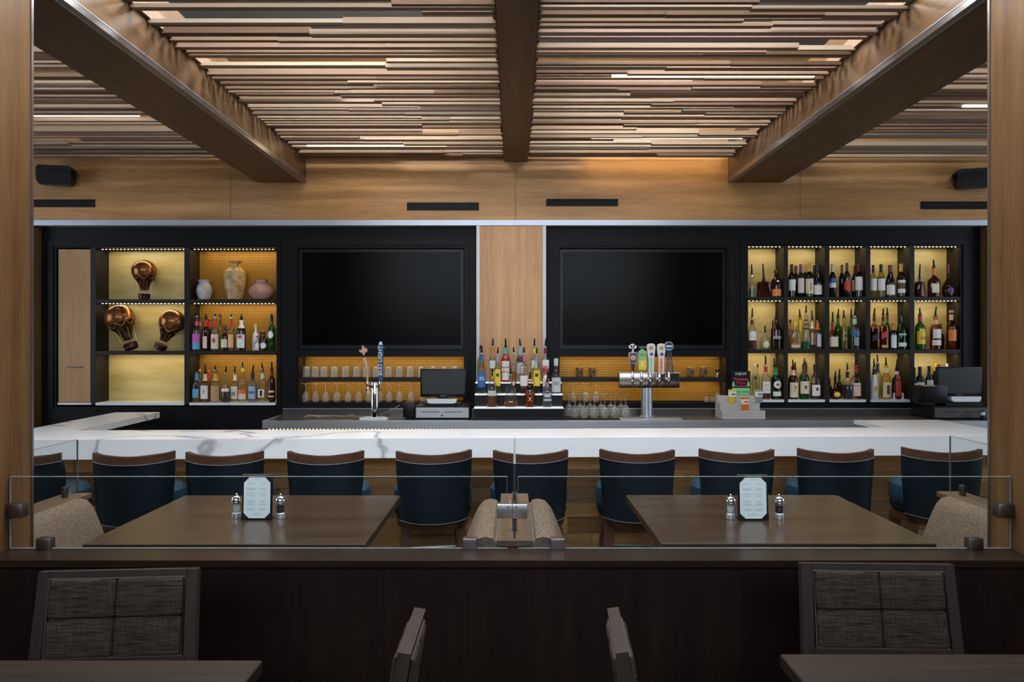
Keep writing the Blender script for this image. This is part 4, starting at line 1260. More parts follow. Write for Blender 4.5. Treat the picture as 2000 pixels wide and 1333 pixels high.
SB(R2, 751, 575, 52, 520, 'tall', 'straw', labels=((.2, .26, 'black', .3), (.4, .46, 'black', .3), (.58, .64, 'black', .3)), d='straw coloured bottle with dark raised marks')
SB(R2, 803, 568, 48, 512, 'liq', 'green', row=1, d='green bottle behind the blue labelled one')
SB(R2, 826, 570, 66, 515, 'liq', 'clear', labels=((.42, .55, 'blue', 1.2), (.12, .38, 'grey', .5)), sleeve=(.78, .95, 'silver'), d='clear bottle with blue band')
SB(R2, 963, 560, 54, 508, 'square', 'amber', liquid=('brown', .62), labels=((.28, .44, 'black', .75, 'diag'),), sleeve=(.84, .95, 'black'), d='square amber bottle with slanted black label')
SB(R2, 1026, 560, 54, 510, 'square', 'amber', liquid=('amber', .62), labels=((.34, .52, 'red', .75, 'diag'), (.05, .13, 'gold', .7)), sleeve=(.84, .95, 'black'), d='square amber bottle with slanted red label')
SB(R2, 1055, 555, 40, 505, 'liq', 'green', row=1, sleeve=(.85, .97, 'maroon'), d='green bottle behind the slanted labels')
SB(R2, 1092, 615, 56, 0, 'liq', 'black', sleeve=(.74, .99, 'orange'), labels=((.06, .55, 'white', .75),), d='small dark bottle with orange neck')
SB(R2, 1161, 548, 72, 510, 'burg', 'dkgreen', labels=((.08, .19, 'white', .95), (.40, .44, 'silver', .9)), d='dark green bottle with small white lower label')
SB(R2, 1286, 550, 68, 505, 'liq', 'green', sleeve=(.80, .97, 'red'), labels=((.15, .52, 'yellow', 1.1), (.52, .58, 'yellow', .5)), lets=(('J&B', 0.034, .32, 'red', 0.0),), d='green bottle with yellow label and red neck')
SB(R2, 1394, 562, 72, 495, 'liq', 'amber', liquid=('amber', .6), labels=((.33, .60, 'white', .95), (.12, .28, 'white', 1.1)), sleeve=(.75, .88, 'peach'), d='amber bottle with two white labels')
SB(R2, 1428, 650, 46, 0, 'liq', 'brown', row=1, cap=('brown', .045), d='small brown bottle with dark stopper')
SB(R2, 1506, 540, 66, 0, 'liq', 'amber', liquid=('amber', .6), labels=((.23, .54, 'orange', 1.1),), cap=('tan', .022), sleeve=(.80, .95, 'peach'), d='amber bottle with bright orange label')
# bottom row
SB(R3, 122, 925, 40, 0, 'tall', 'clear', cap=('silver', .02), labels=((.60, .72, 'navy', .5, 'round'),), d='tall frosted bottle with silver cap')
SB(R3, 143, 935, 34, 0, 'liq', 'clear', row=1, cap=('brown', .03), d='clear bottle with dark cap at far left')
SB(R3, 200, 915, 64, 845, 'liq', 'clear', liquid=('red', .18), sleeve=(.80, .96, 'red'), labels=((.18, .52, 'white', 1.0),), lets=(('OLD', 0.018, .42, 'black', 0.0), ('101', 0.022, .28, 'black', 0.0)), d='clear whiskey bottle with white numbered label')
SB(R3, 262, 930, 40, 870, 'liq', 'brown', row=1, sleeve=(.80, .96, 'red'), d='brown bottle behind the green vermouth')
SB(R3, 286, 925, 74, 0, 'liq', 'dkgreen', sleeve=(.74, .99, 'green'), labels=((.33, .58, 'white', .75, 'round'), (.10, .24, 'white', .9), (.42, .49, 'red', .35)), d='dark green vermouth bottle with round white label')
SB(R3, 393, 925, 68, 873, 'liq', 'brown', liquid=('red', .55), sleeve=(.74, .90, 'blush'), labels=((.06, .52, 'cream', 1.05),), lets=(('7', 0.075, .31, 'red', 0.0),), d='whiskey bottle with cream label and red seven')
SB(R3, 408, 950, 36, 895, 'liq', 'amber', row=1, d='amber bottle behind the red seven')
SB(R3, 470, 910, 68, 865, 'liq', 'green', sleeve=(.72, .96, 'brown'), labels=((.16, .52, 'cream', 1.2), (.30, .40, 'brown', .25)), d='green whiskey bottle with cream label')
SB(R3, 484, 930, 36, 890, 'liq', 'brown', row=1, d='brown bottle behind the green whiskey')
SB(R3, 550, 930, 68, 0, 'liq', 'clear', liquid=('brown', .50), sleeve=(.70, .99, 'black'), labels=((.11, .46, 'white', 1.1), (.26, .38, 'maroon', .3, 'round')), cap=('black', .03), d='bourbon bottle with black cap and white label')
SB(R3, 690, 1005, 76, 955, 'bulb', 'brown', labels=((.10, .36, 'yellow', .65, 'round'),), d='squat brown bottle with yellow crest')
SB(R3, 718, 1000, 40, 945, 'liq', 'brown', row=1, sleeve=(.7, .98, 'black'), d='brown bottle behind the squat one')
SB(R3, 652, 1030, 28, 0, 'liq', 'brown', row=1, cap=('red', .03), d='small red capped bottle by the divider')
SB(R3, 775, 955, 60, 900, 'square', 'clear', liquid=('brown', .5), sleeve=(.76, .97, 'black'), labels=((.05, .52, 'black', .72), (.36, .46, 'silver', .5)), d='square bottle with black label')
SB(R3, 835, 925, 66, 870, 'liq', 'pink', cap=('red', .012), sleeve=(.88, .97, 'red'), labels=((.10, .45, 'blush', 1.0), (.40, .50, 'white', 1.0)), d='pinkish bottle with red cap')
SB(R3, 964, 930, 58, 868, 'taper', 'white', sleeve=(.78, .97, 'black'), labels=((.24, .42, 'gold', .6, 'round'),), d='white bottle with black neck')
SB(R3, 988, 900, 48, 843, 'liq', 'clear', row=1, sleeve=(.72, .97, 'navy'), d='clear bottle behind the white one')
SB(R3, 1047, 915, 64, 858, 'liq', 'yellow', labels=((.06, .50, 'cream', 1.1), (.15, .42, 'brown', .30)), sleeve=(.78, .92, 'cream'), d='pale yellow bottle with dark figure label')
SB(R3, 1122, 935, 64, 870, 'liq', 'brown', labels=((.10, .80, 'red', .6),), sleeve=(.80, .90, 'blush'), d='dark bottle with tall red label')
SB(R3, 1185, 985, 50, 0, 'liq', 'black', row=1, d='plain black bottle in the shade of the fourth cubbyhole')
SB(R3, 1247, 930, 30, 0, 'wine', 'black', labels=((.2, .5, 'white', 1.2),), sleeve=(.76, .99, 'black'), d='narrow dark wine bottle at the last cubbyhole edge', **W_)
SB(R3, 1285, 925, 58, 0, 'wine', 'dkgreen', sleeve=(.76, .99, 'black'), labels=((.17, .53, 'white', 1.2),), d='dark wine bottle with white label left of the register', **W_)
SB(R3, 1350, 920, 52, 0, 'wine', 'black', sleeve=(.76, .99, 'black'), labels=((.30, .58, 'white', 1.1),), d='dark wine bottle behind the register printer', **W_)
SB(R3, 1393, 900, 46, 0, 'wine', 'black', row=1, sleeve=(.76, .99, 'yellow'), d='yellow capped wine bottle behind the register', **W_)
SB(R3, 1417, 910, 56, 0, 'wine', 'brown', sleeve=(.76, .99, 'red'), d='red capped wine bottle behind the register', **W_)
SB(R3, 1478, 905, 46, 0, 'wine', 'straw', row=1, sleeve=(.76, .99, 'white'), d='white capped wine bottle behind the register screen', **W_)

DL = 6.65
GRP_L = 'bottles in the left cabinet'
L2 = (350, 580, 6.057, 632, DL, cz(686) + 0.0008, 'on middle left shelf', GRP_L)
L3 = (350, 580, 6.057, 1237, DL, cz(787) + 0.0008, 'on bottom left shelf', GRP_L)
SB(L2, 196, 250, 104, 190, 'liq', 'clear', sleeve=(.78, .90, 'pink'), cap=('black', .012), labels=((.26, .52, 'magenta', 1.1), (.05, .26, 'sky', 1.1)), d='pink necked bottle with pink and blue label')
SB(L2, 246, 256, 60, 0, 'liq', 'clear', row=1, sleeve=(.78, .90, 'pink'), cap=('black', .02), d='second pink necked bottle behind the first')
SB(L2, 318, 245, 86, 195, 'liq', 'brown', liquid=('dark', .5), sleeve=(.74, .95, 'red'), labels=((.08, .44, 'blush', .6),), d='red necked dark bottle with pale label')
SB(L2, 356, 262, 60, 0, 'liq', 'brown', row=1, sleeve=(.74, .96, 'wax'), cap=('orange', .012), d='orange capped bottle behind the red necks')
SB(L2, 426, 240, 96, 190, 'liq', 'clear', sleeve=(.74, .95, 'red'), labels=((.06, .50, 'cream', 1.15), (.22, .40, 'red', .42, 'round')), d='red necked bottle with red flower label')
SB(L2, 486, 255, 60, 195, 'liq', 'clear', row=1, sleeve=(.8, .97, 'brown'), d='clear bottle behind the flower label')
SB(L2, 540, 370, 88, 0, 'liq', 'brown', cap=('brown', .03), labels=((.15, .52, 'cream', 1.0),), d='shorter brown bottle with plain cream label')
SB(L2, 618, 245, 80, 195, 'liq', 'clear', liquid=('pink', .5), sleeve=(.72, .95, 'red'), labels=((.10, .50, 'peach', .9),), d='red necked bottle with peach label')
SB(L2, 735, 245, 106, 200, 'liq', 'black', sleeve=(.70, .94, 'white'), labels=((.09, .50, 'white', 1.1), (.38, .47, 'red', .5)), d='black bottle with white neck and label')
SB(L2, 905, 345, 78, 0, 'liq', 'white', row=0.8, cap=('yellow', .022), labels=((.05, .55, 'white', 1.2), (.15, .35, 'paleblue', .4)), d='white labelled bottle with yellow cap')
SB(L2, 925, 470, 56, 0, 'liq', 'clear', labels=((.20, .55, 'white', 1.1), (.05, .18, 'blush', 1.0)), cap=('brown', .012), d='small clear bottle in front of the yellow cap')
SB(L2, 968, 420, 46, 0, 'liq', 'brown', row=1, cap=('red', .012), d='small red capped bottle near the green one')
SB(L2, 1002, 425, 80, 0, 'liq', 'brown', labels=((.12, .48, 'white', 1.0, 'round'),), cap=('black', .012), d='small dark bottle with white oval label')
SB(L2, 1093, 230, 94, 190, 'liq', 'green', labels=((.36, .58, 'white', .75, 'round'),), sleeve=(.86, .97, 'black'), d='tall green bottle with round white label')
SB(L3, 196, 895, 108, 800, 'liq', 'clear', liquid=('orange', .45), sleeve=(.76, .98, 'sky'), labels=((.16, .46, 'sky', .75),), d='blue necked bottle of orange liquor')
SB(L3, 243, 885, 60, 0, 'liq', 'smoke', row=1, cap=('gold', .02), d='gold capped bottle behind the blue neck')
SB(L3, 308, 895, 108, 790, 'liq', 'pink', liquid=('pink', .6), sleeve=(.74, .97, 'blush'), labels=((.12, .58, 'white', .95), (.30, .44, 'tan', .18)), d='pinkish bottle with square white label')
SB(L3, 347, 885, 60, 0, 'liq', 'pink', row=1, sleeve=(.74, .98, 'wax'), cap=('orange', .012), d='red necked bottle behind the pinkish one')
SB(L3, 428, 880, 108, 812, 'liq', 'clear', sleeve=(.72, .92, 'gold'), labels=((.06, .55, 'tan', 1.2),), cap=('black', .008), d='bottle with patterned tan label')
SB(L3, 550, 900, 104, 810, 'taper', 'clear', liquid=('dark', .36), labels=((.38, .48, 'white', 1.1),), d='clear tapered bottle with dark liquor')
SB(L3, 658, 905, 92, 820, 'liq', 'clear', row=0.5, sleeve=(.76, .96, 'white'), labels=((.10, .55, 'white', 1.0), (.22, .36, 'grey', .5)), d='white necked bottle with black and white label')
SB(L3, 752, 880, 108, 800, 'dome', 'clear', labels=((.28, .42, 'orange', 1.1), (.10, .28, 'blush', 1.0)), cap=('yellow', .03), d='domed bottle with yellow cap and orange band')
SB(L3, 870, 890, 106, 800, 'liq', 'smoke', sleeve=(.76, .98, 'navy'), labels=((.12, .55, 'paleblue', .9), (.30, .38, 'navy', .7)), d='navy necked bottle with pale blue label')
SB(L3, 985, 870, 102, 790, 'square', 'clear', sleeve=(.76, .92, 'white'), cap=('black', .012), labels=((.16, .42, 'mint', .62), (.2, .38, 'white', .5)), d='square clear bottle with black stopper')
SB(L3, 1095, 850, 82, 760, 'tall', 'brown', sleeve=(.80, .98, 'maroon'), labels=((.30, .36, 'blush', 1.0), (.16, .20, 'blush', 1.0)), d='tall dark red ribbed bottle')

# ---- small shelf sign among the bottom row
D = 6.63
t = thing('shelf_sign', 'small black and white sign before the red labelled bottle', 'sign', (WX(1440 + 1133 / 3.602, D), D, cz(781) + 0.001))
MB().box(-0.048, 0.048, -0.004, 0.004, 0, 0.058).build('board', WHITE, t)
MB().box(-0.034, 0.034, -0.0052, -0.004, 0.018, 0.050).build('print', RUBBER, t)
for k, (a, b, zz) in enumerate(((-0.024, 0.02, 0.038), (-0.028, 0.026, 0.027))):
    MB().box(a, b, -0.006, -0.0052, zz, zz + 0.005).build('print_line', WHITE, t)

# ---- centre riser with spirit bottles
RZB = ZBB + 0.0005
rx = WX(1013, 6.25)
ri = thing('bottle_riser', 'black three step lighted bottle riser below the wood pillar', 'riser', (rx, 6.18, RZB))
rw = (WX(1100, 6.2) - WX(926, 6.2)) / 2
STEP = [(0.0, 0.102, 0.985 - ZBB), (0.102, 0.20, 1.093 - ZBB), (0.20, 0.305, 1.19 - ZBB)]
LEDGE = flat('lit_ledge', (0.8, 0.82, 0.85), 0.3, emit=(0.85, 0.92, 1.0), es=0.55)
for y0, y1, h in STEP:
    MB().box(-rw, rw, y0, y1, 0, h - 0.010).build('step', PLASTIC, ri)
    MB().box(-rw, rw, y0 - 0.002, y1, h - 0.010, h).build('lit_top', LEDGE, ri)
GRP_C = 'bottles on the centre riser'
def riser_bottle(zx, ztop, zw, zpour, step, prof, glass, **kw):
    y0, y1, h = STEP[step]
    D = 6.18 + (y0 + y1) / 2
    zs = RZB + h + 0.0005
    pbase = CY + (CH - zs) * F / D
    zone = (920, 650, 8.33, (pbase - 650) * 8.33, D, zs, ['on lowest riser step', 'on middle riser step', 'on top riser step'][step], GRP_C)
    shelf_bottle(zone, zx, ztop, zw, zpour, prof, glass, **kw)
RB = riser_bottle
RB(352, 240, 116, 95, 2, 'liq', 'clear', sleeve=(.82, .97, 'orange'), labels=((.40, .62, 'mint', .9), (.1, .3, 'yellow', .5)), d='clear bottle with orange neck')
RB(155, 260, 110, 205, 2, 'liq', 'straw', d='pale bottle half hidden behind the blue label')
RB(562, 235, 160, 95, 2, 'liq', 'red', sleeve=(.80, .98, 'teal'), labels=((.44, .60, 'white', .9), (.30, .42, 'blush', .95), (.06, .28, 'white', .8)), d='red gin bottle with teal neck')
RB(802, 235, 150, 100, 2, 'liq', 'clear', sleeve=(.78, .98, 'paleblue'), labels=((.58, .74, 'navy', .8), (.25, .55, 'silver', .9)), d='clear bottle with pale blue neck')
RB(1030, 240, 120, 95, 2, 'liq', 'clear', sleeve=(.82, .97, 'yellow'), labels=((.40, .62, 'mint', .9),), d='clear bottle with yellow neck')
RB(1212, 240, 130, 95, 2, 'liq', 'clear', sleeve=(.82, .97, 'maroon'), labels=((.40, .64, 'white', 1.0), (.30, .48, 'red', .9)), d='clear bottle with maroon neck and red label')
RB(172, 350, 138, 215, 1, 'liq', 'clear', sleeve=(.80, .99, 'blue'), labels=((.16, .56, 'blue', 1.2),), lets=(('1876', 0.044, .38, 'white', 0.0, 0.55),), d='clear vodka bottle with blue label')
RB(432, 360, 112, 240, 1, 'liq', 'clear', liquid=('olive', .2), sleeve=(.82, .97, 'grey'), labels=((.20, .62, 'yellow', 1.0), (.44, .52, 'black', .4)), d='yellow labelled bottle left of centre')
RB(694, 345, 92, 240, 1, 'tall', 'clear', liquid=('gold', .55), labels=((.20, .32, 'blush', .5, 'round'),), d='slim gold tequila bottle')
RB(862, 350, 140, 240, 1, 'square', 'clear', liquid=('red', .24), sleeve=(.82, .97, 'pink'), labels=((.20, .46, 'white', .75),), d='square bottle with white label and pink neck')
RB(1068, 360, 128, 250, 1, 'liq', 'clear', liquid=('brown', .2), sleeve=(.80, .97, 'grey'), labels=((.20, .60, 'yellow', 1.0), (.44, .52, 'black', .4)), d='yellow labelled bottle right of centre')
RB(1384, 540, 162, 0, 1, 'liq', 'clear', labels=((.06, .58, 'silver', 1.1), (.30, .44, 'grey', .6)), cap=('silver', .065), d='frosted bottle with tall silver stopper')
RB(1215, 620, 130, 0, 1, 'liq', 'clear', liquid=('pink', .7), labels=((.3, .8, 'blush', .9),), d='pink bottle behind the domed one')
RB(343, 720, 190, 585, 0, 'dome', 'clear', liquid=('amber', .34), labels=((.38, .55, 'silver', .7),), cap=('black', .0), d='squat domed bottle of amber whiskey')
RB(646, 700, 268, 580, 0, 'pear', 'clear', liquid=('amber', .20), dy=0.6, d='hourglass shaped tequila bottle')
RB(957, 780, 180, 660, 0, 'dome', 'pink', liquid=('amber', .56), lets=(('X', 0.055, .30, 'blush', 0.0), ('T', 0.045, .56, 'blush', 0.0)), cap=('blush', .012), d='amber whiskey bottle with pale letters')
RB(1240, 800, 178, 660, 0, 'dome', 'smoke', labels=((.40, .50, 'silver', .6), (.25, .33, 'silver', .8)), d='grey domed bottle with white lettering')

# ================================================================== decorations in the left cabinet
COPPER = mottled('antique_copper', [(0.3, (0.16, 0.055, 0.018)), (0.7, (0.42, 0.16, 0.045))], 5, 0.28, 0.75)
BRONZE = mottled('dark_bronze', [(0.3, (0.045, 0.018, 0.012)), (0.7, (0.12, 0.045, 0.025))], 7, 0.3, 0.7)
GOLDM = flat('gold_trim', (0.62, 0.36, 0.10), 0.3, 0.9)
def balloon(px, py_top, py_bot, wpx, tilt, lab, floating, basket_gap=0.02):
    D = 6.672 if floating else 6.70
    S = F / D
    H = (py_bot - py_top) / S / max(0.6, math.cos(tilt))
    R = wpx / S / 2
    x, zb = WX(px, D), WZ(py_bot, D)
    t = thing('balloon_model', lab, 'balloon model', (x, D, zb), 0, 'hot air balloon models', rot=(0, tilt, 0))
    hb = H * 0.13
    zn = H * 0.23
    q = [(.30, .23), (.34, .28), (.44, .36), (.58, .44), (.76, .52), (.91, .60), (.985, .67), (1, .73), (.965, .80), (.86, .87), (.70, .925), (.48, .967), (.24, .992), (.01, 1.0)]
    MB().lathe([(r * R, z_ * H) for r, z_ in q if z_ <= .61], 28, cap=False).build('lower_envelope', BRONZE, t)
    MB().lathe([(r * R, z_ * H) for r, z_ in q if z_ >= .59], 28, cap=False).build('upper_envelope', COPPER, t)
    # swags round the widest part
    for k in range(8):
        a0, a1 = 2 * PI * k / 8, 2 * PI * (k + 1) / 8
        pts = []
        for i in range(7):
            u = i / 6; a = a0 + (a1 - a0) * u
            dz = -0.09 * H * math.sin(PI * u)
            zz = 0.60 * H + dz
            rr = R * prof_r(q, 0.60 + dz / H) + 0.002
            pts.append((rr * math.cos(a), rr * math.sin(a), zz))
        MB().tube(pts, R * 0.035, 6).build('swag', GOLDM, t)
    wb = R * 0.46
    MB().lathe([(wb * 0.82, 0), (wb, hb * 0.15), (wb, hb * 0.85), (wb * 1.08, hb), (wb * 0.8, hb)], 16).build('basket', BRONZE, t)
    for k in range(6):
        a = 2 * PI * k / 6 + 0.3
        MB().tube([(wb * math.cos(a), wb * math.sin(a), hb), (R * 0.62 * math.cos(a), R * 0.62 * math.sin(a), 0.46 * H)], 0.0016, 5).build('rope', GOLDM, t)
    if floating:
        MB().tube([(0, R * 0.6, 0.7 * H), (0, DC + 0.213 - D, 0.7 * H)], 0.004, 6).build('wall_hook', BRONZE, t)
balloon(282, 508, 584.6, 46, 0.0, 'upright copper hot air balloon model on the top shelf', False)
balloon(258.5, 598.6, 682, 55, -0.388, 'copper hot air balloon model tilted left, left of the middle shelf', True)
balloon(311, 607.6, 683, 50, 0.45, 'copper hot air balloon model tilted right, right of the middle shelf', True)

def vase(px, py0, D, prof, mat, lab, handles=None):
    t = thing('vase', lab, 'vase', (WX(px, D), D, cz(585) + 0.0008), 0, 'pottery on the top left shelf')
    MB().lathe(prof, 28).build('vase_body', mat, t)
    if handles:
        for s in (-1, 1):
            pts = []
            for i in range(9):
                a = PI * i / 8
                pts.append((s * (handles[0] + handles[2] * math.sin(a)), 0, handles[1] + handles[2] * math.cos(a)))
            MB().tube(pts, 0.005, 8).build('handle', mat, t)
POT1 = mottled('white_stoneware', [(0.3, (0.42, 0.38, 0.35)), (0.7, (0.66, 0.63, 0.60))], 18, 0.6)
POT2 = mottled('mottled_gold_glaze', [(0.30, (0.14, 0.07, 0.045)), (0.45, (0.45, 0.26, 0.10)), (0.58, (0.62, 0.42, 0.16)), (0.7, (0.36, 0.24, 0.2))], 14, 0.4)
POT3 = mottled('rose_terracotta', [(0.3, (0.36, 0.17, 0.13)), (0.7, (0.55, 0.30, 0.24))], 9, 0.5)
S7 = F / 6.70
vase(399, 585, 6.70, [(0.030, 0), (0.052, 0.004), (0.068, 0.05), (0.072, 0.09), (0.060, 0.135), (0.048, 0.152), (0.047, 0.165), (0.060, 0.184), (0.054, 0.184), (0.042, 0.165), (0.04, 0.05)], POT1, 'small off-white stoneware jar')
vase(459, 585, 6.70, [(0.05, 0), (0.070, 0.005), (0.092, 0.12), (0.098, 0.21), (0.092, 0.265), (0.060, 0.30), (0.034, 0.312), (0.030, 0.335), (0.062, 0.353), (0.064, 0.358), (0.03, 0.35), (0.025, 0.31), (0.05, 0.1)], POT2, 'tall mottled gold vase with flared rim')
vase(511, 585, 6.69, [(0.05, 0), (0.075, 0.005), (0.110, 0.045), (0.118, 0.075), (0.105, 0.11), (0.065, 0.14), (0.050, 0.15), (0.052, 0.185), (0.062, 0.190), (0.05, 0.188), (0.04, 0.15), (0.09, 0.08)], POT3, 'squat rose terracotta pot with ring handles', (0.055, 0.165, 0.020))

# ================================================================== glassware in the niches and on the worktop
def tumbler(lab, grp, R=0.040, H=0.098):
    t = thing('tumbler', lab, 'glass', (0, 0, 0), 0, grp)
    MB().lathe([(R, 0), (R * 1.0, 0.002), (R * 0.80, H), (R * 0.74, H - 0.012), (R * 0.93, 0.004)], 20, cap=False).build('glass_wall', GLASSWARE, t)
    MB().lathe([(R * 0.74, H - 0.014), (R * 0.79, H - 0.001), (0.001, H)], 20).build('glass_base', GLASSWARE, t)
    return t
def stem_glass(lab, grp, H=0.165, R=0.040, rim=0.030, foot=0.036):
    """stands upside down on its rim"""
    t = thing('wine_glass', lab, 'glass', (0, 0, 0), 0, grp)
    hb = H * 0.55
    MB().lathe([(rim, 0), (R, hb * 0.35), (R * 1.0, hb * 0.55), (R * 0.7, hb * 0.85), (0.006, hb)], 20, cap=False).build('bowl', GLASSWARE, t)
    MB().lathe([(0.006, hb), (0.0042, hb * 1.15), (0.0042, H * 0.88), (0.010, H * 0.97)], 10).build('stem', GLASSWARE, t)
    MB().lathe([(0.010, H * 0.965), (foot, H * 0.99), (foot, H), (0.002, H + 0.001)], 20).build('foot', GLASSWARE, t)
    return t
zsh = cz(738) + 0.0008; zlo = cz(787) + 0.0008
tp = None
ORD = ['first', 'second', 'third', 'fourth', 'fifth', 'sixth', 'seventh', 'eighth', 'ninth', 'tenth', 'eleventh', 'twelfth', 'thirteenth', 'fourteenth', 'fifteenth']
xs = [599, 616, 633, 653.5, 675, 697, 716, 735, 759, 780, 801, 823, 845, 867, 888]
for i, px in enumerate(xs):
    loc = (WX(px, 6.67), 6.67, zsh)
    lab = ORD[i] + ' upturned clear tumbler from the left on the left niche shelf'
    if tp is None:
        tp = tumbler(lab, 'tumblers in the left niche'); tp.location = loc
    else: dup(tp, loc, None, lab)
tp = None
for i, px in enumerate([597, 616.5, 636, 658, 680, 700.5, 721, 741, 760, 780, 803, 826, 848]):
    loc = (WX(px, 6.67), 6.67, zlo)
    lab = ORD[i] + ' upturned stemmed glass from the left, bottom of the left niche'
    if tp is None:
        tp = stem_glass(lab, 'stemmed glasses in the left niche', 0.172, 0.034, 0.026, 0.040); tp.location = loc
    else: dup(tp, loc, None, lab)
tp = None
for i, px in enumerate([1120, 1144, 1164]):
    loc = (WX(px, 6.67), 6.67, zlo)
    lab = ORD[i] + ' of three upturned stemmed glasses, bottom of the right niche'
    if tp is None:
        tp = stem_glass(lab, 'stemmed glasses in the right niche', 0.172, 0.034, 0.026, 0.040); tp.location = loc
    else: dup(tp, loc, None, lab)
tp = None
for i, (px, D) in enumerate([(1111, 6.40), (1123, 6.28), (1133, 6.40), (1141, 6.25), (1153, 6.40), (1161, 6.25), (1174, 6.40), (1181, 6.25), (1193, 6.40), (1201, 6.26), (1213, 6.38), (1222, 6.27)]):
    loc = (WX(px, D), D, ZBB + 0.007)
    lab = ORD[i // 2] + (' upturned wine glass from the left, back row on the bar mat' if i % 2 == 0 else ' upturned wine glass from the left, front row on the bar mat')
    if tp is None:
        tp = stem_glass(lab, 'wine glasses on the worktop', 0.205, 0.040, 0.030, 0.034); tp.location = loc
    else: dup(tp, loc, None, lab)
mt = thing('bar_mat', 'black rubber bar mat under the wine glasses', 'mat', (WX(1160, 6.32), 6.32, ZBB + 0.0005))
MB().box(-0.27, 0.29, -0.13, 0.13, 0, 0.005, 0.002, 1).build('mat_body', RUBBER, mt)
for k in range(9):
    MB().box(-0.26 + k * 0.065, -0.25 + k * 0.065, -0.125, 0.125, 0.005, 0.0062).build('rib', RUBBER, mt)
# small cups
MUG = mottled('etched_copper', [(0.35, (0.10, 0.035, 0.015)), (0.65, (0.50, 0.32, 0.18))], 60, 0.35, 0.6)
def cup(px, lab, H=0.092, R=0.034):
    t = thing('metal_cup', lab, 'cup', (WX(px, 6.68), 6.68, zsh), 0, 'etched cups in the right niche')
    MB().lathe([(R * 0.92, 0), (R * 0.96, 0.003), (R, H), (R * 0.94, H), (R * 0.88, 0.006)], 20).build('cup_body', MUG, t)
    MB().lathe([(R * 1.0, H - 0.006), (R * 1.04, H - 0.003), (R * 1.0, H + 0.001)], 20).build('rim', GOLDM, t)
cup(1132, 'etched copper cup, first from left in the right niche')
cup(1157, 'etched copper cup, second from left in the right niche')
cup(1348, 'etched copper cup behind the tap tower')
cup(1374, 'etched copper cup beside the jigger', 0.098)
t = thing('jigger', 'small steel jigger at the right of the niche shelf', 'jigger', (WX(1401, 6.66), 6.66, zsh))
MB().lathe([(0.018, 0), (0.010, 0.035), (0.006, 0.042)], 16).build('lower_cone', CHROME, t)
MB().lathe([(0.006, 0.041), (0.012, 0.048), (0.024, 0.075), (0.021, 0.075)], 16).build('upper_cone', CHROME, t)
for px, lab, k in ((1380, 'left small shot glass at the niche bottom right', 0.052), (1391.5, 'right small shot glass at the niche bottom right', 0.052), (1402.5, 'taller small jar at the niche bottom right', 0.085)):
    t = thing('shot_glass', lab, 'glass', (WX(px, 6.66), 6.66, zlo), 0, 'small glasses in the right niche')
    MB().lathe([(0.022, 0), (0.024, 0.003), (0.022, k)], 16, cap=False).build('glass_wall', GLASSWARE, t)
    MB().lathe([(0.018, k - 0.002), (0.022, k), (0.001, k + 0.001)], 16).build('glass_base', GLASSWARE, t)

# ================================================================== taps
OAKT = wood('tap_handle_wood', (0.45, 0.27, 0.18), (0.62, 0.42, 0.30), 'Z', 0.5, 3)
TEX = [(-0.35, 1.0), (-0.02, 1.0), (-0.02, 0.62), (0.35, 0.52), (0.62, 0.45), (0.68, 0.1), (0.75, -0.15), (0.45, -0.40), (0.18, -0.62), (0.16, -1.0), (-0.10, -0.88), (-0.26, -0.52), (-0.50, -0.30), (-0.62, -0.5), (-0.80, -0.28), (-1.0, 0.08), (-0.35, 0.10)]
D = 6.24; S = F / D
tx = WX(732, D)
tw = thing('beer_tower', 'slim chrome beer tower with two tap handles', 'beer tower', (tx, D, ZBB + 0.0005))
MB().lathe([(0.035, 0.0), (0.035, 0.312), (0.032, 0.322), (0.001, 0.324)], 24).build('column', CHROME, tw)
MB().prismz([(-0.115, -0.075), (-0.125, -0.05), (-0.08, 0.07), (0.08, 0.07), (0.125, -0.05), (0.115, -0.075)], 0.0, 0.014).build('drip_plate', flat('white_plate', (0.8, 0.82, 0.84), 0.3), tw)
zt = 0.285
for s, kind in ((-1, 'state'), (1, 'paddle')):
    xo = s * 0.052
    f = MB().tube([(s * 0.02, -0.02, zt), (xo, -0.06, zt), (xo, -0.075, zt - 0.02), (xo, -0.078, zt - 0.06)], [0.012, 0.012, 0.010, 0.007], 10).build('faucet', CHROME, tw)
    MB().lathe([(0.010, 0), (0.008, 0.03), (0.006, 0.045)], 10, (xo, -0.06, zt)).build('lever_collar', CHROME, f)
    hz = zt + 0.04
    if kind == 'state':
        h = MB().tube([(xo, -0.06, hz), (xo + 0.0, -0.06, hz + 0.10), (xo - 0.028, -0.06, hz + 0.21)], [0.008, 0.016, 0.018], 12).build('tap_handle', OAKT, tw)
        MB().tube([(xo - 0.028, -0.06, hz + 0.21), (xo - 0.029, -0.06, hz + 0.235)], 0.014, 10).build('handle_collar', BRONZE, h)
        MB().prism([(xo - 0.030 + a * 0.042, hz + 0.272 + b * 0.042) for a, b in TEX], -0.075, -0.050).build('handle_topper', OAKT, h, smooth=False)
    else:
        BLU = flat('tap_blue', (0.04, 0.11, 0.27), 0.3)
        h = MB().lathe([(0.012, 0), (0.020, 0.03), (0.024, 0.30), (0.026, 0.305), (0.022, 0.318)], 16, (xo + 0.012, -0.06, hz)).build('tap_handle', BLU, tw)
        MB().lathe([(0.018, 0), (0.020, 0.012), (0.012, 0.03), (0.004, 0.032)], 16, (xo + 0.012, -0.06, hz + 0.318)).build('handle_cap', CHROME, h)
        text('BUD LIGHT', 0.050, WHITE, h, (xo + 0.012, -0.0855, hz + 0.185), (PI / 2, -PI / 2, 0))

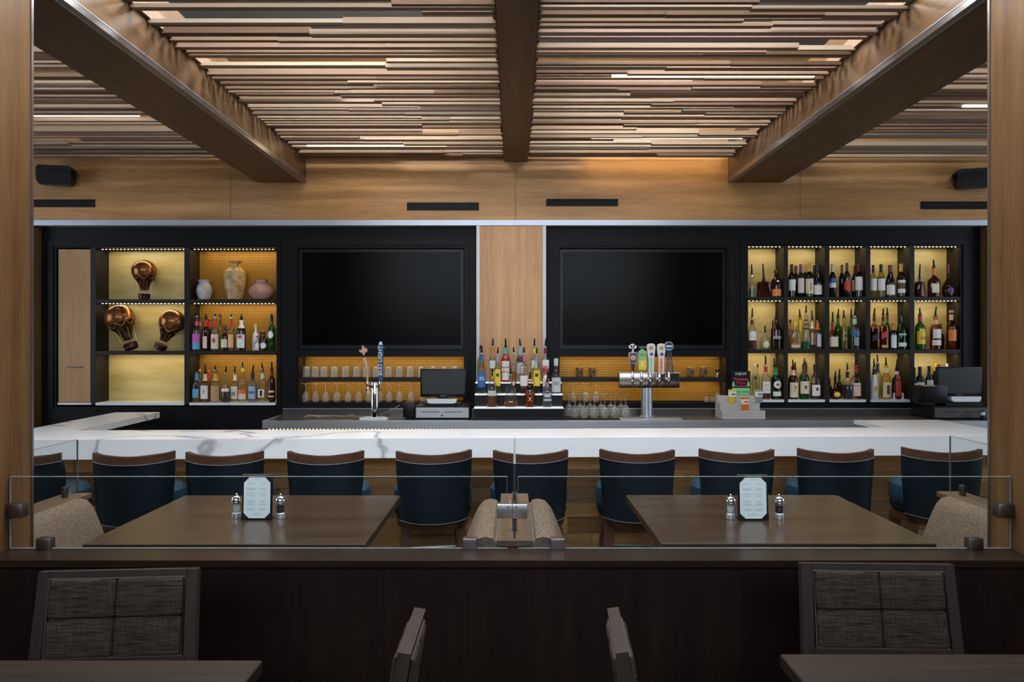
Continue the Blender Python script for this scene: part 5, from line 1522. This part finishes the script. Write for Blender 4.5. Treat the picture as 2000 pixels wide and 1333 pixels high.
D = 6.36; S = F / D
tx = WX(1266, D)
tw = thing('beer_tower', 'wide steel beer tower with five tap handles', 'beer tower', (tx, D, ZBB + 0.0005))
def tz(py): return WZ(py, D) - ZBB
def tq(px): return WX(px, D) - tx
MB().lathe([(0.062, 0), (0.062, 0.012), (0.050, 0.016), (0.049, tz(757))], 24, (tq(1263), 0, 0)).build('column', STEEL, tw)
hd = MB().box(tq(1208), tq(1324.5), -0.055, 0.055, tz(757.5), tz(728), 0.004, 2).build('tap_box', brushed('tap_box_steel', (0.36, 0.30, 0.28), 0.22), tw)  # steel tinted brown, its reflection put into the colour
MB().box(tq(1207), tq(1325.5), -0.057, 0.057, tz(729.5), tz(727.8)).build('box_top', STEEL, tw)
zf = tz(740)
def tapx(zx): return tq(1180 + zx / 5.882)
def tzz(zy): return WZ(640 + zy / 5.882, D) - ZBB
for zx in (308, 410, 510, 613, 720):
    xo = tapx(zx)
    f = MB().tube([(xo, -0.05, zf), (xo, -0.085, zf), (xo, -0.10, zf - 0.02), (xo, -0.103, zf - 0.065)], [0.014, 0.012, 0.011, 0.008], 10).build('faucet', CHROME, tw)
    MB().lathe([(0.012, 0), (0.010, 0.03), (0.006, 0.06)], 10, (xo, -0.085, zf)).build('lever_collar', CHROME, f)
def slab(poly, y0, y1, name, mat, parent): return MB().prism([(tapx(a), tzz(b)) for a, b in poly], y0, y1).build(name, mat, parent)
def circ(cx_, cy_, r, n=20): return [(cx_ + r * math.cos(2 * PI * i / n), cy_ + r * math.sin(2 * PI * i / n)) for i in range(n)]
# purple badge handle
h = slab([(295, 495), (325, 495), (332, 415), (290, 415)], -0.10, -0.07, 'tap_handle', BRONZE, tw); h['label'] = 'tap handle with purple badge and white topper'
slab([(265, 285), (357, 285), (357, 415), (265, 415)], -0.105, -0.07, 'badge', pc('silver'), h)
slab([(272, 292), (350, 292), (350, 408), (272, 408)], -0.108, -0.104, 'badge_face', pc('purple'), h)
slab(circ(311, 345, 30), -0.110, -0.107, 'emblem', pc('gold'), h)
slab([(298, 285), (322, 285), (318, 240), (302, 240)], -0.095, -0.08, 'neck', STEEL, h)
for a, b, r in ((282, 222, 20), (306, 210, 24), (330, 222, 20)):
    slab(circ(a, b, r, 14), -0.105, -0.075, 'topper', pc('white'), h)
# green paddle
h = slab([(372, 490), (462, 490), (466, 280), (456, 268), (436, 262), (430, 245), (402, 245), (396, 262), (378, 268), (368, 280)], -0.10, -0.075, 'tap_handle', paint((0.30, 0.50, 0.20)), tw); h['label'] = 'green and yellow paddle tap handle'
slab([(376, 480), (458, 480), (458, 375), (376, 375)], -0.103, -0.099, 'lower_print', pc('yellow'), h)
slab([(398, 440), (432, 440), (428, 385), (402, 385)], -0.105, -0.1025, 'print_figure', pc('cream'), h)
slab([(385, 325), (450, 325), (450, 300), (385, 300)], -0.103, -0.099, 'print_band', paint((0.12, 0.35, 0.12)), h)
# two white paddles
for cxk, band, lab in ((515, 'teal', 'white paddle tap handle with teal strip'), (630, 'red', 'white paddle tap handle with red strip')):
    h = slab([(cxk - 27, 530), (cxk + 30, 530), (cxk + 34, 350), (cxk + 46, 270), (cxk + 50, 225), (cxk + 40, 195), (cxk + 15, 184), (cxk - 15, 184), (cxk - 40, 195), (cxk - 48, 225), (cxk - 42, 290), (cxk - 30, 350)], -0.10, -0.075, 'tap_handle', pc('white'), tw); h['label'] = lab
    slab([(cxk - 16, 520), (cxk + 14, 520), (cxk + 14, 350), (cxk - 16, 350)], -0.1025, -0.0995, 'strip', paint((0.30, 0.62, 0.52)) if band == 'teal' else paint((0.70, 0.22, 0.16)), h)
    slab([(cxk + 6 + a * 26, 306 - b * 26) for a, b in TEX], -0.1025, -0.0995, 'state_print', pc('purple'), h)
    slab(circ(cxk, 235, 24, 14), -0.1025, -0.0995, 'crest', pc('gold'), h)
# derrick with round badge
h = bpy.data.objects.new('tap_handle', None); COL.objects.link(h); h.parent = tw; h['label'] = 'oil derrick tap handle with round blue badge'
DK = flat('derrick_metal', (0.10, 0.11, 0.13), 0.4, 0.6)
def seg(a, b, r=0.0035): MB().tube([(tapx(a[0]), -0.088, tzz(a[1])), (tapx(b[0]), -0.088, tzz(b[1]))], r, 6).build('strut', DK, h)
seg((692, 520), (704, 275), .005); seg((768, 520), (742, 275), .005)
for k in range(6):
    y0, y1 = 515 - k * 40, 515 - (k + 1) * 40
    l0, l1 = 692 + (520 - y0) * 0.049, 692 + (520 - y1) * 0.049
    r0, r1 = 768 - (520 - y0) * 0.106, 768 - (520 - y1) * 0.106
    seg((l0, y0), (r1, y1)); seg((r0, y0), (l1, y1)); seg((l1, y1), (r1, y1))
slab(circ(716, 215, 51, 24), -0.105, -0.075, 'badge', pc('silver'), h)
slab(circ(716, 215, 44, 24), -0.1075, -0.104, 'badge_face', pc('navy'), h)
slab([(680, 205), (752, 205), (748, 225), (684, 225)], -0.109, -0.107, 'badge_print', pc('white'), h)
slab([(688, 262), (746, 262), (756, 242), (676, 242)], -0.110, -0.107, 'ribbon', pc('sky'), h)
dt = thing('drip_tray', 'perforated steel drip tray under the wide beer tower', 'tray', (WX(1270, 6.2), 6.2, ZBB + 0.0005))
MB().box(-0.265, 0.265, -0.06, 0.095, 0, 0.010, 0.002, 1).build('tray_body', STEEL, dt)
m = MB()
for k in range(30):
    for j in range(3): m.box(-0.25 + k * 0.017, -0.241 + k * 0.017, -0.05 + j * 0.045, -0.02 + j * 0.045, 0.010, 0.0115)
m.build('perforations', STEELD, dt, smooth=False, kind='stuff')

# ================================================================== registers
def register(px0, px1, pyb, screen, stand, printer, lab, silver, D=6.22, yaw=0.0):
    t = thing('cash_register', lab, 'register', (WX((px0 + px1) / 2, D), D, ZBB + 0.0005))
    x0 = t.location.x
    q = lambda px: WX(px, D) - x0
    z = lambda py: WZ(py, D) - ZBB
    hw = (q(px1) - q(px0)) / 2
    zt = 0.112
    b = MB().box(-hw, hw, 0.0, 0.33, 0.006, zt, 0.003, 1).build('cash_drawer', PLASTIC, t)
    fm = brushed('drawer_silver', (0.55, 0.56, 0.58), 0.4, 0.5) if silver else brushed('drawer_bronze', (0.10, 0.088, 0.082), 0.4, 0.5)
    fr = MB().box(-hw + 0.012, hw - 0.006, -0.008, 0.0, 0.012, zt - 0.012, 0.002, 1).build('drawer_front', fm, b)
    for s in (-1, 1):
        MB().box(s * 0.10 - 0.075, s * 0.10 + 0.075, -0.0098, -0.008, 0.062, 0.066).build('slot', PLASTIC, fr)
    MB().tube([(0.0, -0.011, 0.032), (0.0, -0.008, 0.032)], 0.007, 10).build('lock', CHROME, fr)
    for s in (-1, 1):
        MB().box(s * (hw - 0.05) - 0.02, s * (hw - 0.05) + 0.02, 0.02, 0.06, 0, 0.006).build('foot', RUBBER, b)
    sx0, sx1, sy0, sy1 = screen
    mon = MB().box(q(sx0), q(sx1), 0.10, 0.125, z(sy1), z(sy0), 0.004, 2).build('monitor', PLASTIC, t, rot=(0, 0, 0))
    MB().box(q(sx0) + 0.014, q(sx1) - 0.014, 0.098, 0.10, z(sy1) + 0.026, z(sy0) - 0.014).build('screen', POSSCREEN, mon)
    MB().box((q(sx0) + q(sx1)) / 2 - 0.03, (q(sx0) + q(sx1)) / 2 + 0.03, 0.098, 0.0995, z(sy1) + 0.010, z(sy1) + 0.014).build('screen_badge', STEELD, mon)
    ax, bx_, ay, by = stand
    cxm = (q(ax) + q(bx_)) / 2; hb = (q(bx_) - q(ax)) / 2
    MB().prism([(cxm - hb, z(ay)), (cxm + hb, z(ay)), (cxm + hb - 0.01, z(by) + 0.008), (cxm + hb - 0.03, z(by)), (cxm - hb + 0.03, z(by)), (cxm - hb + 0.01, z(by) + 0.008)], 0.03, 0.09).build('stand_tray', WHITE, t)
    MB().box(cxm - 0.05, cxm + 0.05, 0.10, 0.16, zt, z(sy1) + 0.01).build('stand_neck', PLASTIC, t)
    MB().box(cxm - hb - 0.03, cxm + hb + 0.03, 0.06, 0.22, zt, z(by) - 0.0005).build('stand_base', PLASTIC, t)
    a, b2, c, d = printer
    p = MB().box(q(a), q(b2), 0.05, 0.25, max(0.0, z(d)), z(c), 0.004, 2).build('printer', PLASTIC, t)
    MB().box(q(a) + 0.012, q(b2) - 0.012, 0.08, 0.20, z(c) - 0.0005, z(c) + 0.003).build('printer_lid', STEELD if not silver else PLASTIC, p)
register(810, 917, 819, (818, 909, 722, 778), (832, 892, 781, 789.5), (785, 808, 789, 817), 'cash register with silver drawer left of the pillar', True)
register(1822, 1931, 816, (1843, 1933, 718, 776), (1862, 1922, 776, 786), (1812, 1858, 756, 789), 'cash register with dark drawer at the right end', False)

CABLE = flat('pale_cable', (0.45, 0.36, 0.28), 0.5)
cb = thing('cable_bundle', 'tangle of pale cables on the worktop by the beer tower', 'cable', (WX(650, 6.35), 6.35, ZBB + 0.003))
rg = random.Random(9)
for k in range(5):
    pts = []
    for i in range(14):
        u = i / 13
        pts.append((-0.25 + 0.42 * u, 0.05 * math.sin(u * 9 + k * 1.3) + 0.01 * k, 0.003 + 0.010 * abs(math.sin(u * 7 + k))))
    MB().tube(pts, 0.0028, 6).build('cable', CABLE if k % 2 else STEELD, cb)
MB().tube([(0.17, 0.02, 0.004), (0.30, 0.0, 0.006), (0.42, -0.01, 0.02), (0.52, -0.02, 0.065), (0.60, -0.02, 0.11)], 0.003, 6).build('cable', CABLE, cb)

# ---- white riser with cups and the drinks sign
D = 6.2
t = thing('acrylic_riser', 'frosted white three step riser on the worktop', 'riser', (WX(1452, D), D, ZBB + 0.0005))
q = lambda px: WX(px, D) - t.location.x
z = lambda py: WZ(py, D) - ZBB
for (a, b, py, y0, y1) in ((1411, 1495, 803, 0.0, 0.075), (1411, 1490, 789.5, 0.075, 0.15), (1411, 1484, 776, 0.15, 0.225)):
    MB().box(q(a), q(b), y0, y1, 0, z(py), 0.002, 1).build('step', ACRYLIC, t)
ar = t
def can(px, pyb, D, colr, band, lab):
    zz = WZ(pyb, D)
    c = thing('sample_cup', lab, 'cup', (WX(px, D), D, zz), 0, 'small cups on the white riser')
    MB().lathe([(0.026, 0), (0.030, 0.006), (0.034, 0.10), (0.036, 0.112), (0.033, 0.113), (0.03, 0.10)], 20).build('cup_body', pc(colr), c)
    MB().lathe([(0.0335, 0.055), (0.0352, 0.098), (0.030, 0.099)], 20).build('white_band', pc('white'), c)
    MB().box(-0.018, 0.018, -0.0362, -0.0340, 0.072, 0.082).build('print', pc(band), c)
zs = [ZBB + 0.0005 + z(789.5), ZBB + 0.0005 + z(803), ZBB + 0.0005 + z(776)]
def can_at(px, Dd, ztop, colr, band, lab):
    py = CY + (CH - ztop - 0.0005) * F / Dd
    can(px, py, Dd, colr, band, lab)
can_at(1430, D + 0.11, zs[0], 'yellow', 'navy', 'small yellow cup with white band on the riser')
can_at(1455, D + 0.037, zs[1], 'orange', 'red', 'small orange cup with white band at the riser front')
can_at(1482, D + 0.11, zs[0], 'grey', 'navy', 'small grey cup with white band on the riser')
Ds = 6.47
sg = thing('drinks_sign', 'black drinks sign with red and green writing', 'sign', (WX(1447, Ds), Ds, ZBB + 0.0005), -0.03)
hw = 18.5 * Ds / F; zt = WZ(725, Ds) - ZBB
MB().box(-hw, hw, 0.0, 0.012, 0.0, zt, 0.002, 1).build('board', RUBBER, sg)
MB().box(-hw - 0.02, hw + 0.02, -0.03, 0.05, 0.0, 0.02).build('wood_base', pc('tan'), sg)
text('NEW', 0.034, pc('mint'), sg, (0, -0.003, zt - 0.028), sx=1.3)
text('Yummy', 0.040, pc('pink'), sg, (0, -0.003, zt - 0.075), sx=1.1)
text('Mule', 0.038, pc('red'), sg, (0, -0.003, zt - 0.110), sx=1.2)
text('Cocktails', 0.026, pc('pink'), sg, (0, -0.003, zt - 0.138), sx=1.2)
GN = paint((0.20, 0.62, 0.25))
bd = MB().box(-hw * 0.92, hw * 0.92, -0.003, 0.0, zt - 0.215, zt - 0.155).build('green_band', GN, sg)
text('Try me', 0.038, RUBBER, bd, (0, -0.004, zt - 0.187), sx=1.2)
for s in (-1, 1):
    MB().lathe([(0.002, 0), (0.012, 0.01), (0.009, 0.035), (0.002, 0.05)], 10, (s * hw * 0.78, -0.002, zt - 0.145), dy=0.3).build('leaf_mark', GN, sg)
# pump dispenser at the right end of the worktop
D = 6.13
sp = thing('pump_bottle', 'small pump bottle at the far right end of the worktop', 'bottle', (WX(1920, D), D, ZBB + 0.0005))
MB().lathe([(0.020, 0), (0.022, 0.004), (0.022, 0.03), (0.016, 0.042), (0.008, 0.045)], 16).build('bottle_body', PLASTIC, sp)
MB().lathe([(0.015, 0.045), (0.015, 0.07)], 14).build('pump_collar', WHITE, sp)
MB().tube([(0, 0, 0.07), (0, 0, 0.085), (-0.03, 0, 0.085)], 0.005, 8).build('pump_head', RUBBER, sp)
